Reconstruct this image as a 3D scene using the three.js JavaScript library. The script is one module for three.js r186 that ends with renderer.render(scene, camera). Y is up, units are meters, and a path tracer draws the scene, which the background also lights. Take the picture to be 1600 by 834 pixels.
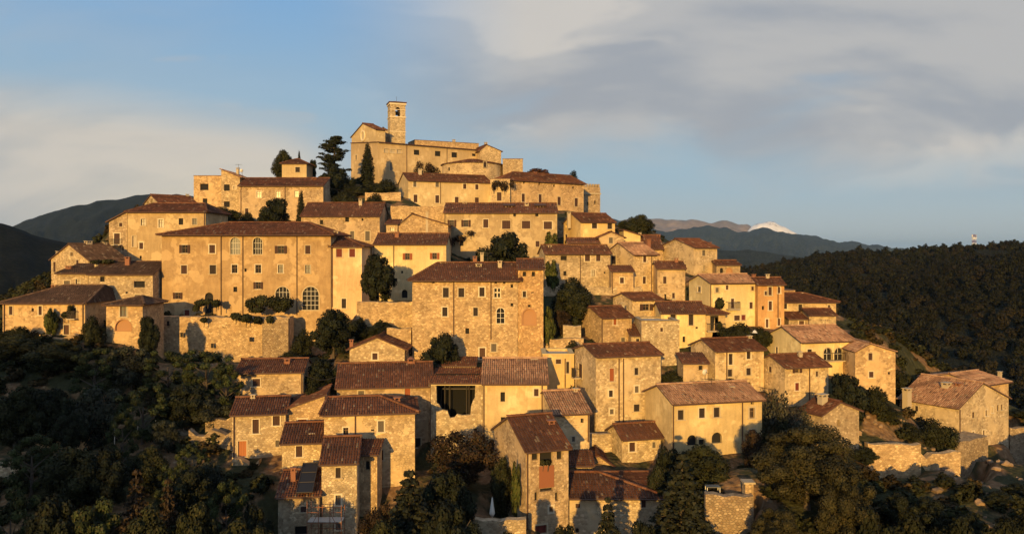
import * as THREE from 'three';
import { mergeGeometries } from 'three/addons/utils/BufferGeometryUtils.js';

// ---------------------------------------------------------------- camera, sky, sun, exposure
const scene = new THREE.Scene();
const F = 1250, CY = 60, HZ = 392;                 // focal length in photo pixels, eye height, horizon row
const camera = new THREE.PerspectiveCamera(2 * Math.atan(417 / F) * 180 / Math.PI, 1600 / 834, 0.5, 60000);
camera.position.set(0, CY, 0);
camera.lookAt(0, CY, -10);
camera.setViewOffset(1600, 834, 0, 417 - HZ, 1600, 834);
camera.updateProjectionMatrix();
const SUN_AZ = 11, SUN_EL = 9;                     // degrees: to the left of straight behind the viewer, above the horizon
const rad = Math.PI / 180;
const sun = new THREE.DirectionalLight(new THREE.Color().setRGB(1, 0.605, 0.165), 5);
sun.position.set(-Math.sin(SUN_AZ * rad) * Math.cos(SUN_EL * rad), Math.sin(SUN_EL * rad), Math.cos(SUN_AZ * rad) * Math.cos(SUN_EL * rad)).multiplyScalar(400).add(new THREE.Vector3(0, CY - 10, -120));
sun.target.position.set(0, CY - 10, -120);
sun.castShadow = true;
sun.shadow.mapSize.set(4096, 4096);
Object.assign(sun.shadow.camera, { left: -140, right: 140, top: 90, bottom: -90, near: 1, far: 900 });
scene.add(sun, sun.target);
scene.fog = new THREE.FogExp2(new THREE.Color().setRGB(0.36, 0.6, 1.0), 0.00003);
const EXPOSURE = 1.28;

// ---------------------------------------------------------------- noise and random numbers
function rng(seed) { let s = seed >>> 0; return () => { s = (s + 0x6D2B79F5) | 0; let t = Math.imul(s ^ (s >>> 15), 1 | s); t = (t + Math.imul(t ^ (t >>> 7), 61 | t)) ^ t; return ((t ^ (t >>> 14)) >>> 0) / 4294967296; }; }
const R0 = rng(7);
const hash2 = (x, y) => { let h = Math.imul(x, 374761393) ^ Math.imul(y, 668265263); h = Math.imul(h ^ (h >>> 13), 1274126177); return ((h ^ (h >>> 16)) >>> 0) / 4294967296; };
function vnoise(x, y, per = 0) {                   // value noise 0..1, periodic when per is set
  const xi = Math.floor(x), yi = Math.floor(y), fx = x - xi, fy = y - yi;
  const w = per ? (v => ((v % per) + per) % per) : (v => v);
  const u = fx * fx * (3 - 2 * fx), v = fy * fy * (3 - 2 * fy);
  const a = hash2(w(xi), w(yi)), b = hash2(w(xi + 1), w(yi)), c = hash2(w(xi), w(yi + 1)), d = hash2(w(xi + 1), w(yi + 1));
  return a + (b - a) * u + (c - a) * v + (a - b - c + d) * u * v;
}
function fbm(x, y, oct = 5, per = 0) { let s = 0, a = 0.5, n = 0; for (let o = 0; o < oct; o++) { s += a * vnoise(x + o * 17.3 * (per ? 0 : 1), y, per); n += a; a *= 0.5; x *= 2; y *= 2; per *= 2; } return s / n; }
const sstep = (a, b, x) => { const t = Math.min(1, Math.max(0, (x - a) / (b - a))); return t * t * (3 - 2 * t); };
const lerp = (a, b, t) => a + (b - a) * t;
const mix3 = (a, b, t) => [lerp(a[0], b[0], t), lerp(a[1], b[1], t), lerp(a[2], b[2], t)];

// ---------------------------------------------------------------- the sky: evening blue with banks of grey and cream cloud
function makeSky() {
  const sunDir = new THREE.Vector3(-Math.sin(SUN_AZ * rad) * Math.cos(SUN_EL * rad), Math.sin(SUN_EL * rad), Math.cos(SUN_AZ * rad) * Math.cos(SUN_EL * rad));
  const W = 4096, H = 2048, data = new Float32Array(W * H * 4);
  const g = (v, c, s) => Math.exp(-(((v - c) / s) ** 2));
  for (let j = 0; j < H; j++) {
    const el = ((j + 0.5) / H - 0.5) * 180;
    for (let i = 0; i < W; i++) {
      let k = (j * W + i) * 4, c;
      if (el < -0.3) c = [0.30, 0.31, 0.31];
      else {
        const phi = ((i + 0.5) / W - 0.5) * 2 * Math.PI;             // atan2(z, x)
        const dx = Math.cos(phi), dz = Math.sin(phi);
        const az = Math.atan2(dx, -dz) / rad;                        // 0 straight ahead, + to the right
        const e = Math.max(el, 0);
        c = mix3([0.41, 0.44, 0.43], [0.30, 0.415, 0.49], sstep(0, 6, e));
        c = mix3(c, [0.165, 0.33, 0.56], sstep(5, 21, e));
        c = mix3(c, [0.09, 0.19, 0.38], sstep(17, 70, e));
        const sy = (Math.sin(e * rad) + 0.30) * 0.5, cx = dx * Math.cos(e * rad) / sy, cz = dz * Math.cos(e * rad) / sy;
        const wx = fbm(cx * 0.5 + 3, cz * 0.5 + 9, 3) - 0.5, wz = fbm(cx * 0.5 + 31, cz * 0.5 + 5, 3) - 0.5;
        const n = fbm(cx * 0.6 + wx * 1.8 + 11, cz * 1.15 + wz * 1.8 + 4, 7);
        const fine = fbm(cx * 1.9 + wx * 3, cz * 3.0 + wz * 3 + 8, 6);
        // broad banks: a high one over the slope to the east, a low one over the western valley, scattered elsewhere
        const lower = 6.5 - az * 0.085 + 1.6 * (fbm(az * 0.12 + 40, 2.5, 4) - 0.5) * 2;
        const bankE = sstep(-16, 4, az) * (1 - sstep(95, 130, az)) * sstep(lower - 1.5, lower + 4, e + (fine - 0.5) * 3) * (1 - sstep(40, 60, e));
        const top = 9.6 - (az + 32) * 0.1 + (n - 0.5) * 5;
        const bankW = (1 - sstep(-18, -7, az)) * sstep(-120, -90, az) * (1 - sstep(top - 3, top + 2, e));
        const rest = (1 - g(az, 0, 60)) * sstep(4, 15, e);
        let cov = Math.max(bankE * sstep(0.2, 0.62, n + 0.16), bankW * sstep(0.15, 0.6, n + 0.2), rest * sstep(0.48, 0.66, n), 0.35 * sstep(0.6, 0.75, fine) * sstep(2, 8, e));
        const dens = n * 0.62 + fine * 0.55;
        const lit = mix3([0.31, 0.32, 0.345], [0.42, 0.405, 0.395], sstep(0.45, 0.72, dens));
        const west = mix3(mix3([0.40, 0.39, 0.375], [0.56, 0.50, 0.43], sstep(0.4, 0.75, dens)), [0.72, 0.60, 0.42], 0.75 * g(e, 1.5, 3.2) * sstep(-34, -20, az));
        const glow = 0.8 * sstep(0.57, 0.74, fbm(cx * 1.1 + wx * 2.5 + 71, cz * 1.7 + wz * 2.5 + 3, 6));
        const cc = mix3(mix3(lit, [0.56, 0.51, 0.455], glow), west, Math.min(1, bankW * 1.2));
        c = mix3(c, cc, Math.min(0.94, cov));
        // warm glow added round the sun, out of view, to lift shaded walls
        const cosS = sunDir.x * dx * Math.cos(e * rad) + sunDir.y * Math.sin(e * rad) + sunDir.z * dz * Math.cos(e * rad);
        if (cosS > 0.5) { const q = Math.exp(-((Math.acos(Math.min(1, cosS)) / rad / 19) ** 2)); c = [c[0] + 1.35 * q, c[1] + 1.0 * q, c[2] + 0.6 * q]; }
      }
      data[k] = c[0] * 0.93; data[k + 1] = c[1] * 0.94; data[k + 2] = c[2] * 0.94; data[k + 3] = 1;
    }
  }
  const t = new THREE.DataTexture(data, W, H, THREE.RGBAFormat, THREE.FloatType);
  t.mapping = THREE.EquirectangularReflectionMapping; t.magFilter = THREE.LinearFilter; t.minFilter = THREE.LinearFilter; t.needsUpdate = true;
  return t;
}
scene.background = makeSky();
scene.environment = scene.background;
scene.environmentIntensity = 1;

// ---------------------------------------------------------------- materials
const col = (r, g, b) => new THREE.Color().setRGB(r, g, b);
function tex(N, fn, srgb) {
  const d = new Uint8Array(N * N * 4);
  for (let j = 0; j < N; j++) for (let i = 0; i < N; i++) {
    const c = fn(i / N, j / N), k = (j * N + i) * 4;
    for (let q = 0; q < 3; q++) { let v = Math.min(1, Math.max(0, c[q])); if (srgb) v = v <= 0.0031308 ? v * 12.92 : 1.055 * v ** (1 / 2.4) - 0.055; d[k + q] = v * 255; }
    d[k + 3] = 255;
  }
  const t = new THREE.DataTexture(d, N, N); t.wrapS = t.wrapT = THREE.RepeatWrapping; t.magFilter = THREE.LinearFilter;
  t.minFilter = THREE.LinearMipmapLinearFilter; t.generateMipmaps = true;
  if (srgb) t.colorSpace = THREE.SRGBColorSpace;
  t.needsUpdate = true; return t;
}
// rubble masonry on an 8 m tile: per pixel the nearest two stones of a jittered running grid
const NX = 26, NY = 42;
function rubble(u, v) {
  u += 0.006 * (fbm(u * 16, v * 16, 3, 16) - 0.5); v += 0.006 * (fbm(u * 16 + 7, v * 16, 3, 16) - 0.5);
  let d1 = 9, d2 = 9, id = 0; const y0 = Math.floor(v * NY);
  for (let y = y0 - 1; y <= y0 + 1; y++) {
    const yy = ((y % NY) + NY) % NY, off = (yy % 2) * 0.5, x0 = Math.floor(u * NX - off);
    for (let x = x0 - 1; x <= x0 + 1; x++) {
      const xx = ((x % NX) + NX) % NX, h = hash2(xx + 91, yy + 17), h2 = hash2(xx + 5, yy + 333);
      const dx = (u * NX - (x + off + 0.5 + (h - 0.5) * 0.8)) * 1.0, dy = (v * NY - (y + 0.5 + (h2 - 0.5) * 0.7)) * 0.85;
      const dd = Math.sqrt(dx * dx + dy * dy);
      if (dd < d1) { d2 = d1; d1 = dd; id = xx * 97 + yy; } else if (dd < d2) d2 = dd;
    }
  }
  return [sstep(0.03, 0.2, d2 - d1), hash2(id, 5), hash2(id, 77)];
}
const TS = 1024;
const stoneA = new Float32Array(TS * TS * 3);
for (let j = 0; j < TS; j++) for (let i = 0; i < TS; i++) stoneA.set(rubble(i / TS, j / TS), (j * TS + i) * 3);
const stoneAt = (u, v) => { const k = (Math.floor(v * TS) * TS + Math.floor(u * TS)) * 3; return [stoneA[k], stoneA[k + 1], stoneA[k + 2]]; };
function stoneCol(u, v) {
  const [m, h, h2] = stoneAt(u, v);
  const big = fbm(u * 4, v * 4, 4, 4), mid = fbm(u * 12 + 3, v * 12, 4, 12);
  const st = mix3([0.31, 0.225, 0.138], [0.70, 0.585, 0.41], h * 0.6 + h2 * h * 0.45);
  let c = mix3([0.48, 0.39, 0.26], st, m * (0.72 + 0.28 * h2));
  c = mix3(c, [0.34, 0.235, 0.14], 0.28 * sstep(0.5, 0.8, big) * (0.5 + mid));
  const k = 0.84 + 0.36 * (mid - 0.5) * 1.6 + 0.12 * (h2 - 0.5);
  return [c[0] * k, c[1] * k, c[2] * k];
}
function plasterCol(u, v) {
  const big = fbm(u * 3, v * 3, 5, 3), mid = fbm(u * 9 + 2, v * 9, 5, 9), streak = fbm(u * 40, v * 5, 3, 5), fine = fbm(u * 64, v * 64, 3, 64);
  let c = mix3([0.50, 0.40, 0.26], [0.66, 0.54, 0.36], sstep(0.3, 0.7, big));
  c = mix3(c, [0.38, 0.275, 0.16], 0.4 * sstep(0.55, 0.75, mid));
  c = mix3(c, [0.74, 0.64, 0.46], 0.6 * sstep(0.6, 0.72, fbm(u * 5 + 2, v * 5 + 1, 5, 5)));
  const k = 0.9 + 0.3 * (streak - 0.5) + 0.16 * (fine - 0.5);
  return [c[0] * k, c[1] * k, c[2] * k];
}
const patch = (u, v) => sstep(0.49, 0.56, fbm(u * 6 + 1, v * 6 + 2, 6, 6) + 0.05 * (stoneAt(u, v)[0] - 0.5));
const T_STONE = tex(TS, stoneCol, true), T_PLAST = tex(TS, plasterCol, true);
const T_MIX = tex(TS, (u, v) => mix3(stoneCol(u, v), mix3(plasterCol(u, v), [0.53, 0.43, 0.285], 0.35), 0.75 * patch(u, v)), true);
const patch2 = (u, v) => sstep(0.395, 0.43, fbm(u * 4 + 1, v * 4 + 2, 6, 4) + 0.05 * (stoneAt(u, v)[0] - 0.5));
const T_PEEL = tex(TS, (u, v) => { const p = patch2(u, v), pc = plasterCol(u, v), l = sstep(0.56, 0.6, fbm(u * 5 + 13, v * 5 + 4, 6, 5)), st = stoneCol(u, v); return mix3(mix3(mix3(st, pc, 0.5), pc, p), [0.74, 0.63, 0.44], 0.5 * l); }, true);
const B_STONE = tex(TS, (u, v) => { const s = stoneAt(u, v), h = s[0] * (0.6 + 0.4 * s[2]); return [h, h, h]; }, false);
const B_PLAST = tex(TS, (u, v) => { const h = fbm(u * 24, v * 24, 5, 24); return [h, h, h]; }, false);
const B_MIX = tex(TS, (u, v) => { const s = stoneAt(u, v), h = lerp(s[0] * 0.6, 0.8 + 0.2 * fbm(u * 24, v * 24, 4, 24), patch(u, v)); return [h, h, h]; }, false);
for (const t of [T_STONE, T_PLAST, T_MIX, T_PEEL, B_STONE, B_PLAST, B_MIX]) t.repeat.set(1 / 8, 1 / 8);
const wallMat = (map, bump, scale, c, name) => Object.assign(new THREE.MeshStandardMaterial({ map, bumpMap: bump, bumpScale: scale, color: col(...c), roughness: 0.95 }), { name });
const WM = {
  st: wallMat(T_STONE, B_STONE, 0.05, [1.06, 1.0, 0.92], 'rubble stone'), sl: wallMat(T_STONE, B_STONE, 0.05, [1.12, 1.08, 1.0], 'pale rubble stone'),
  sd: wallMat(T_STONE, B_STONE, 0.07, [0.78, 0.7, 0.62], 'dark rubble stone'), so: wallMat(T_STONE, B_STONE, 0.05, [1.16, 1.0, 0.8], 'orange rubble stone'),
  mx: wallMat(T_MIX, B_MIX, 0.045, [1.08, 1.0, 0.9], 'worn plaster over stone'), ml: wallMat(T_MIX, B_MIX, 0.045, [1.12, 1.05, 0.95], 'pale worn plaster over stone'),
  pe: wallMat(T_PEEL, B_PLAST, 0.02, [0.77, 0.70, 0.6], 'peeling ochre plaster'), pl: wallMat(T_PLAST, B_PLAST, 0.015, [1.0, 0.94, 0.8], 'ochre plaster'), py: wallMat(T_PLAST, B_PLAST, 0.012, [1.22, 1.18, 0.92], 'pale yellow plaster'),
  pp: wallMat(T_PLAST, B_PLAST, 0.012, [1.2, 1.02, 0.92], 'pinkish plaster'), po: wallMat(T_PLAST, B_PLAST, 0.012, [0.86, 0.66, 0.47], 'brown orange plaster'),
};
const flat = (c, rough = 0.85, extra = {}) => new THREE.MeshStandardMaterial({ color: col(...c), roughness: rough, ...extra });
const M = {
  surround: flat([0.6, 0.5, 0.35]), plainSurround: flat([0.46, 0.365, 0.235]), pane: flat([0.018, 0.018, 0.02], 0.12), dark: flat([0.012, 0.010, 0.009], 0.9), creamPane: flat([0.42, 0.38, 0.3], 0.3), greyPane: flat([0.14, 0.14, 0.13], 0.2),  // cream pane: pale curtains, and a lit reflection put into the colour
  wood: flat([0.16, 0.1, 0.06]), whiteWood: flat([0.55, 0.5, 0.42]), shBrown: flat([0.055, 0.024, 0.016]), shDark: flat([0.026, 0.016, 0.012]), shRed: flat([0.13, 0.022, 0.014]), shOrange: flat([0.26, 0.07, 0.022]), shGrey: flat([0.11, 0.09, 0.07]),
  doorOrange: flat([0.36, 0.13, 0.045]), doorBrown: flat([0.075, 0.034, 0.02]), brickFill: flat([0.36, 0.19, 0.09]), pipe: flat([0.085, 0.042, 0.024], 0.6), iron: flat([0.05, 0.04, 0.035], 0.6, { metalness: 0.5 }),
  deck: flat([0.1, 0.055, 0.04]), bark: flat([0.075, 0.055, 0.04]), slab: flat([0.42, 0.34, 0.235]), brick: flat([0.24, 0.1, 0.055]), rust: flat([0.26, 0.1, 0.045], 0.7), canvas: flat([0.75, 0.7, 0.6]), concrete: flat([0.36, 0.34, 0.3]),
  bronze: flat([0.12, 0.09, 0.045], 0.45, { metalness: 0.8 }), curtainRed: flat([0.25, 0.09, 0.04]), blackPanel: flat([0.010, 0.010, 0.011], 0.7),
};
const tileMat = new THREE.MeshPhysicalMaterial({ vertexColors: true, specularIntensity: 0.25, roughness: 0.95, side: THREE.DoubleSide });
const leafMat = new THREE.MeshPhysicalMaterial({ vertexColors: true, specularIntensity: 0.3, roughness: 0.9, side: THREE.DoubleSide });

// ---------------------------------------------------------------- naming and placing
const used = {};
function numbered(n) { const k = used[n] || 0; used[n] = k + 1; return k ? `${n}_${String(k).padStart(3, '0')}` : n; }
function tag(o, label, category, group, kind) { o.userData.label = label; if (category) o.userData.category = category; if (group) o.userData.group = group; if (kind) o.userData.kind = kind; return o; }
function mesh(name, geo, mat, parent) { const m = new THREE.Mesh(geo, mat); m.name = name; m.castShadow = m.receiveShadow = true; if (parent) parent.add(m); return m; }
function structure(name, geo, mat) { const m = mesh(numbered(name), geo, mat, scene); m.userData.kind = 'structure'; return m; }
function thing(name, label, category, p, turn = 0, group) { const o = new THREE.Group(); o.name = numbered(name); o.position.copy(p); o.rotation.y = turn; tag(o, label, category, group); scene.add(o); return o; }
const V = (x, y, z) => new THREE.Vector3(x, y, z);
const at = (px, py, d) => V((px - 800) / F * d, CY + (HZ - py) / F * d, -d);
function box(w, h, d, x = 0, y = 0, z = 0) { const g = new THREE.BoxGeometry(w, h, d).toNonIndexed(); g.translate(x, y, z); return g; }
function bar(a, b, r, n = 6, r2 = r) { const dir = b.clone().sub(a), L = dir.length(); const g = new THREE.CylinderGeometry(r2, r, L, n, 1).toNonIndexed(); g.translate(0, L / 2, 0); g.applyQuaternion(new THREE.Quaternion().setFromUnitVectors(V(0, 1, 0), dir.normalize())); g.translate(a.x, a.y, a.z); return g; }
const merge = gs => gs.length === 1 ? gs[0] : mergeGeometries(gs);

// ---------------------------------------------------------------- clay tile roofs
const ROOFC = [[[0.125, 0.049, 0.026], [0.22, 0.108, 0.06], [0.066, 0.031, 0.02]], [[0.37, 0.205, 0.12], [0.52, 0.33, 0.2], [0.17, 0.09, 0.056]], [[0.115, 0.066, 0.042], [0.18, 0.112, 0.07], [0.07, 0.043, 0.03]]];
function tileSlope(buf, P, down, coarse, rc, seed) {   // P: convex planar polygon; rows of half-round cover tiles running down it
  const n = P[1].clone().sub(P[0]).cross(P[2].clone().sub(P[0])).normalize(); if (n.y < 0) n.negate();
  const across = down.clone().cross(n).normalize(), r = rng(seed), O = P[0];
  const q = P.map(p => [p.clone().sub(O).dot(across), p.clone().sub(O).dot(down)]);
  const a0 = Math.min(...q.map(p => p[0])), a1 = Math.max(...q.map(p => p[0])), pit = coarse, nc = Math.max(1, Math.round((a1 - a0) / pit)), w = (a1 - a0) / nc;
  const pal = ROOFC[rc], tone = 0.84 + 0.36 * hash2(seed >> 1, 77);
  for (let c = 0; c < nc; c++) {
    const a = a0 + (c + 0.5) * w; let s0 = 1e9, s1 = -1e9;
    for (let i = 0; i < q.length; i++) {
      const A = q[i], B = q[(i + 1) % q.length];
      if ((A[0] - a) * (B[0] - a) > 0 || A[0] === B[0]) continue;
      const s = A[1] + (B[1] - A[1]) * (a - A[0]) / (B[0] - A[0]); s0 = Math.min(s0, s); s1 = Math.max(s1, s);
    }
    if (s1 - s0 < 0.1) continue;
    const L = pit * 1.75;
    for (let s = s1 + r() * 0.06; s > s0 + 0.05; s -= L) {
      const e = Math.max(s0, s - L - 0.04), jit = (r() - 0.5) * 0.05 * pit * 4, R = w * 0.38, h = R * 0.66;
      const gx = O.x + across.x * a + down.x * s, gz = O.z + across.z * a + down.z * s, big = vnoise(gx * 0.35 + seed * 1.7, (gz + s) * 0.5 + 9), t = r();
      let cc = t < 0.2 ? mix3(pal[0], pal[1], r()) : t < 0.36 ? mix3(pal[0], pal[2], r()) : pal[0];
      cc = mix3(cc, t > 0.97 ? [0.26, 0.2, 0.13] : pal[2], t > 0.97 ? 0.7 : 0.75 * sstep(0.5, 0.85, big));
      const k = (0.8 + r() * 0.36) * tone;
      const ring = (sd, up, sc) => [-1, -0.55, 0.55, 1].map((x, i) => O.clone().addScaledVector(across, a + jit + x * R * sc).addScaledVector(down, sd).addScaledVector(n, up + (i === 1 || i === 2 ? h * sc : 0)));
      const A = ring(s, 0.03, 1.06), B = ring(e, 0.0, 0.9);
      const quad = (p0, p1, p2, p3) => { for (const p of [p0, p1, p2, p0, p2, p3]) { buf.p.push(p.x, p.y, p.z); buf.c.push(cc[0] * k, cc[1] * k, cc[2] * k); } };
      for (let i = 0; i < 3; i++) quad(A[i], A[i + 1], B[i + 1], B[i]);
      quad(A[0], A[3], A[2], A[1]);
    }
  }
}
function ridgeTiles(buf, a, b, rc, seed) {
  const dir = b.clone().sub(a), L = dir.length(); if (L < 0.3) return; dir.normalize();
  const side = dir.clone().cross(V(0, 1, 0)).normalize(), up = side.clone().cross(dir), r = rng(seed), pal = ROOFC[rc], n = Math.ceil(L / 0.45);
  for (let i = 0; i < n; i++) {
    const k = 0.8 + r() * 0.35, c = mix3(pal[0], pal[1], r() * 0.7).map(v => v * k), s0 = i / n * L, s1 = (i + 1) / n * L;
    const ring = (s, sc) => [-1, -0.6, 0.6, 1].map((x, q) => a.clone().addScaledVector(dir, s).addScaledVector(side, x * 0.17 * sc).addScaledVector(up, (q % 3 ? 0.13 * sc : 0) + 0.05));
    const A = ring(s0, 1.1), B = ring(s1, 0.92);
    for (let q = 0; q < 3; q++) for (const p of [A[q], A[q + 1], B[q + 1], A[q], B[q + 1], B[q]]) { buf.p.push(p.x, p.y, p.z); buf.c.push(...c); }
  }
}
function slabGeo(P, th) {                          // a thin board under the tiles
  const n = P[1].clone().sub(P[0]).cross(P[2].clone().sub(P[0])).normalize(); if (n.y < 0) n.negate();
  const Q = P.map(p => p.clone().addScaledVector(n, -th)), pos = [];
  const tri = (...v) => v.forEach(p => pos.push(p.x, p.y, p.z));
  for (let i = 1; i < P.length - 1; i++) { tri(P[0], P[i], P[i + 1]); tri(Q[0], Q[i + 1], Q[i]); }
  for (let i = 0; i < P.length; i++) { const j = (i + 1) % P.length; tri(P[i], Q[i], Q[j]); tri(P[i], Q[j], P[j]); }
  const g = new THREE.BufferGeometry(); g.setAttribute('position', new THREE.Float32BufferAttribute(pos, 3)); g.computeVertexNormals(); return g;
}
function tileGeo(buf) { const g = new THREE.BufferGeometry(); g.setAttribute('position', new THREE.Float32BufferAttribute(buf.p, 3)); g.setAttribute('color', new THREE.Float32BufferAttribute(buf.c, 3)); g.computeVertexNormals(); return g; }
function addRoof(parent, slopes, ridges, { coarse = 0.3, rc = 0, seed = 1, y = 0.02 } = {}) {
  const buf = { p: [], c: [] }, slabs = [];
  slopes.forEach(([P, down], i) => { const Q = P.map(p => p.clone().add(V(0, y, 0))); slabs.push(slabGeo(Q.map(p => p.clone().add(V(0, 0.08, 0))), 0.09)); tileSlope(buf, Q.map(p => p.clone().add(V(0, 0.085, 0))), down, coarse, rc, seed * 31 + i); });
  ridges.forEach(([a, b], i) => ridgeTiles(buf, a.clone().add(V(0, y + 0.08, 0)), b.clone().add(V(0, y + 0.08, 0)), rc, seed * 7 + i));
  const roof = mesh('roof', merge(slabs), M.deck, parent);
  const tl = mesh('roof_tiles', tileGeo(buf), tileMat, roof); tl.userData.kind = 'stuff';
  return roof;
}

// ---------------------------------------------------------------- openings
function openingPath(S, x, y, w, h, arch) {        // (x, y) is the middle
  const x0 = x - w / 2, x1 = x + w / 2, y0 = y - h / 2, y1 = y + h / 2;
  S.moveTo(x0, y0); S.lineTo(x1, y0);
  if (arch) { const r = w / 2, yc = Math.max(y0 + 0.02, y1 - r); S.lineTo(x1, yc); S.absarc(x, yc, r, 0, Math.PI, false); } else { S.lineTo(x1, y1); S.lineTo(x0, y1); }
  S.lineTo(x0, y0); return S;
}
const isArch = t => 'aAB'.includes(t) || t === 'ag';
function makeWindow(parent, w, h, t, seed) {       // in face coordinates: x along the wall, y up, z out of it
  const arch = isArch(t), r = rng(seed), plainHole = t === 'd' || t === 'A' || t === 'h';
  const T = 0.08 + 0.08 * r(); let root;
  const name = t === 'D' || t === 'DO' || t === 'DR' || t === 'A' ? 'door' : 'window';
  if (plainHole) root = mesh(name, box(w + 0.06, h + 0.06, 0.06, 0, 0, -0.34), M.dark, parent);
  else {
    const s = openingPath(new THREE.Shape(), 0, 0, w + 2 * T, h + 2 * T, arch); s.holes.push(openingPath(new THREE.Path(), 0, 0, w, h, arch));
    const g = new THREE.ExtrudeGeometry(s, { depth: 0.05, bevelEnabled: false, curveSegments: 8 }); g.translate(0, 0, -0.005);
    const parts = [g]; if (!arch && h > 0.6) parts.push(box(w + 0.42, 0.09, 0.16, 0, -h / 2 - 0.05, 0.055));
    for (const q of parts) q.deleteAttribute('uv');
    root = mesh(name, merge(parts), t === 'B' ? M.brickFill : r() < 0.45 ? M.surround : M.plainSurround, parent);
    const zi = -0.2, pm = { l: M.creamPane, g: M.greyPane, B: M.brickFill, b: M.slab, ag: M.greyPane }[t] || M.pane;
    if (t === 'D' || t === 'DO' || t === 'DR') {
      const m = t === 'DO' ? M.doorOrange : t === 'DR' ? M.shRed : M.doorBrown, n = Math.max(2, Math.round(w / 0.3));
      for (let i = 0; i < n; i++) mesh('plank', box(w / n - 0.012, h + 0.04, 0.06, (i + 0.5) * w / n - w / 2, 0, -0.16), m, root);
    } else if (t === 's' || t === 'S' || t === 'k' || t === 'y' || t === 'q') {
      const m = { s: M.shBrown, S: M.shRed, k: M.shDark, y: M.shOrange, q: M.shGrey }[t];
      for (const d of [-1, 1]) {
        const gs = [box(w / 2 - 0.012, h + 0.03, 0.035, d * w / 4, 0, -0.09)], nl = Math.max(3, Math.round(h / 0.16));
        for (let i = 0; i < nl; i++) gs.push(box(w / 2 - 0.12, h / nl * 0.62, 0.025, d * w / 4, (i + 0.5) * h / nl - h / 2, -0.066));
        mesh('shutter', merge(gs), m, root);
      }
    } else {
      mesh('pane', box(w + 0.04, h + 0.04, 0.03, 0, 0, zi - 0.03), pm, root);
      if (t !== 'B' && t !== 'b') {
        const gs = [], f = 0.055, fm = t === 'c' ? M.surround : t === 'a' || t === 'ag' ? M.whiteWood : M.wood;
        if (t === 'a' || t === 'ag') { const nv = w > 1.2 ? 4 : 2, nh = Math.max(2, Math.round(h / 0.7)); for (let i = 1; i < nv; i++) gs.push(box(f, h, f, -w / 2 + i * w / nv, 0, zi)); for (let i = 1; i < nh; i++) gs.push(box(w, f, f + 0.01, 0, -h / 2 + i * h / nh, zi)); }
        else { const b = t === 'c' ? 0.14 : f; gs.push(box(b, h, b, 0, 0, zi), box(w, b, b + 0.01, 0, h * (t === 'c' ? 0.05 : 0.12), zi), box(f, h, f, -w / 2 + f / 2, 0, zi), box(f, h, f, w / 2 - f / 2, 0, zi), box(w, f, f, 0, h / 2 - f / 2, zi - 0.003), box(w, f, f, 0, -h / 2 + f / 2, zi - 0.003)); }
        mesh('frame', merge(gs), fm, root);
      }
      if (t === 'o' || t === 'O' || t === 'y2') for (const d of [-1, 1]) {
        const m = t === 'O' ? M.shOrange : M.shBrown, sw = w * 0.52, nl = Math.max(3, Math.round(h / 0.16)), X = d * (w / 2 + sw / 2 + 0.02);
        const gs = [box(sw, h, 0.035, X, 0, 0.075)]; for (let i = 0; i < nl; i++) gs.push(box(sw - 0.1, h / nl * 0.62, 0.025, X, (i + 0.5) * h / nl - h / 2, 0.1));
        mesh('shutter', merge(gs), m, root);
      }
    }
  }
  return root;
}

// ---------------------------------------------------------------- houses
// x: photo columns of [end, end] of the front, or [far end of the side face, corner, end of the front]; e, b: rows of eave and base at the corner
function frameOf(h) {
  const a = (h.yaw ?? (h.x.length === 3 ? 15 : 0)) * rad, ca = Math.cos(a), sa = Math.sin(a);
  const xc = h.x.length === 3 ? h.x[1] : h.x[0], xr = h.x[h.x.length - 1];
  const d = h.d ?? 42.375 / (0.3125 + (h.b - HZ) / F);
  const C = at(xc, h.b, d), k2 = (xr - 800) / F, W = (k2 * d - C.x) / (ca - k2 * sa);
  const kE = (HZ - h.e) / F * d, H = (h.b - h.e) / F * d; let D = h.D;
  if (h.x.length === 3) { const k = (h.x[0] - 800) / F; D = Math.min(18, (C.x - k * d) / (sa + k * ca)); }
  const type = h.roof ?? 'side', top = h.top ?? h.e;
  if (!D) D = type === 'flat' ? 7 : Math.min(10.5, Math.max(4, ((h.e - top) / F * d) / (0.18 - (HZ - top) / F * ca / 2)));
  const zr = (h.zr ?? 0.5) * D, dr = type === 'front' ? d : type === 'shed' ? d + D * ca : d + zr * ca;
  let rise = type === 'flat' ? 0 : (HZ - top) / F * dr - kE;
  const run = type === 'front' ? W / 2 : type === 'shedR' || type === 'shedL' ? W : type === 'shed' ? D : zr;
  if (type === 'shedR' || type === 'shedL') rise = (HZ - top) / F * d - kE;
  const pitch = rise / run; rise = run * Math.min(0.62, Math.max(h.minPitch ?? 0.2, pitch));
  return { a, ca, sa, d, C, W, H, D, rise, type, zr, pitch };
}
let seedN = 100;
const tints = {};
function wallTint(key, seed) {                      // four shades of every masonry, so that neighbours differ
  const v = seed * 7 % 4, k = key + v; if (!v) return WM[key];
  if (!tints[k]) { const m = tints[k] = WM[key].clone(); m.color.multiply(col(...[[1, 1, 1], [0.9, 0.86, 0.84], [1.1, 1.07, 1.0], [1.02, 0.92, 0.8]][v])); m.name = WM[key].name; }
  return tints[k];
}
const footprints = [];
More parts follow.
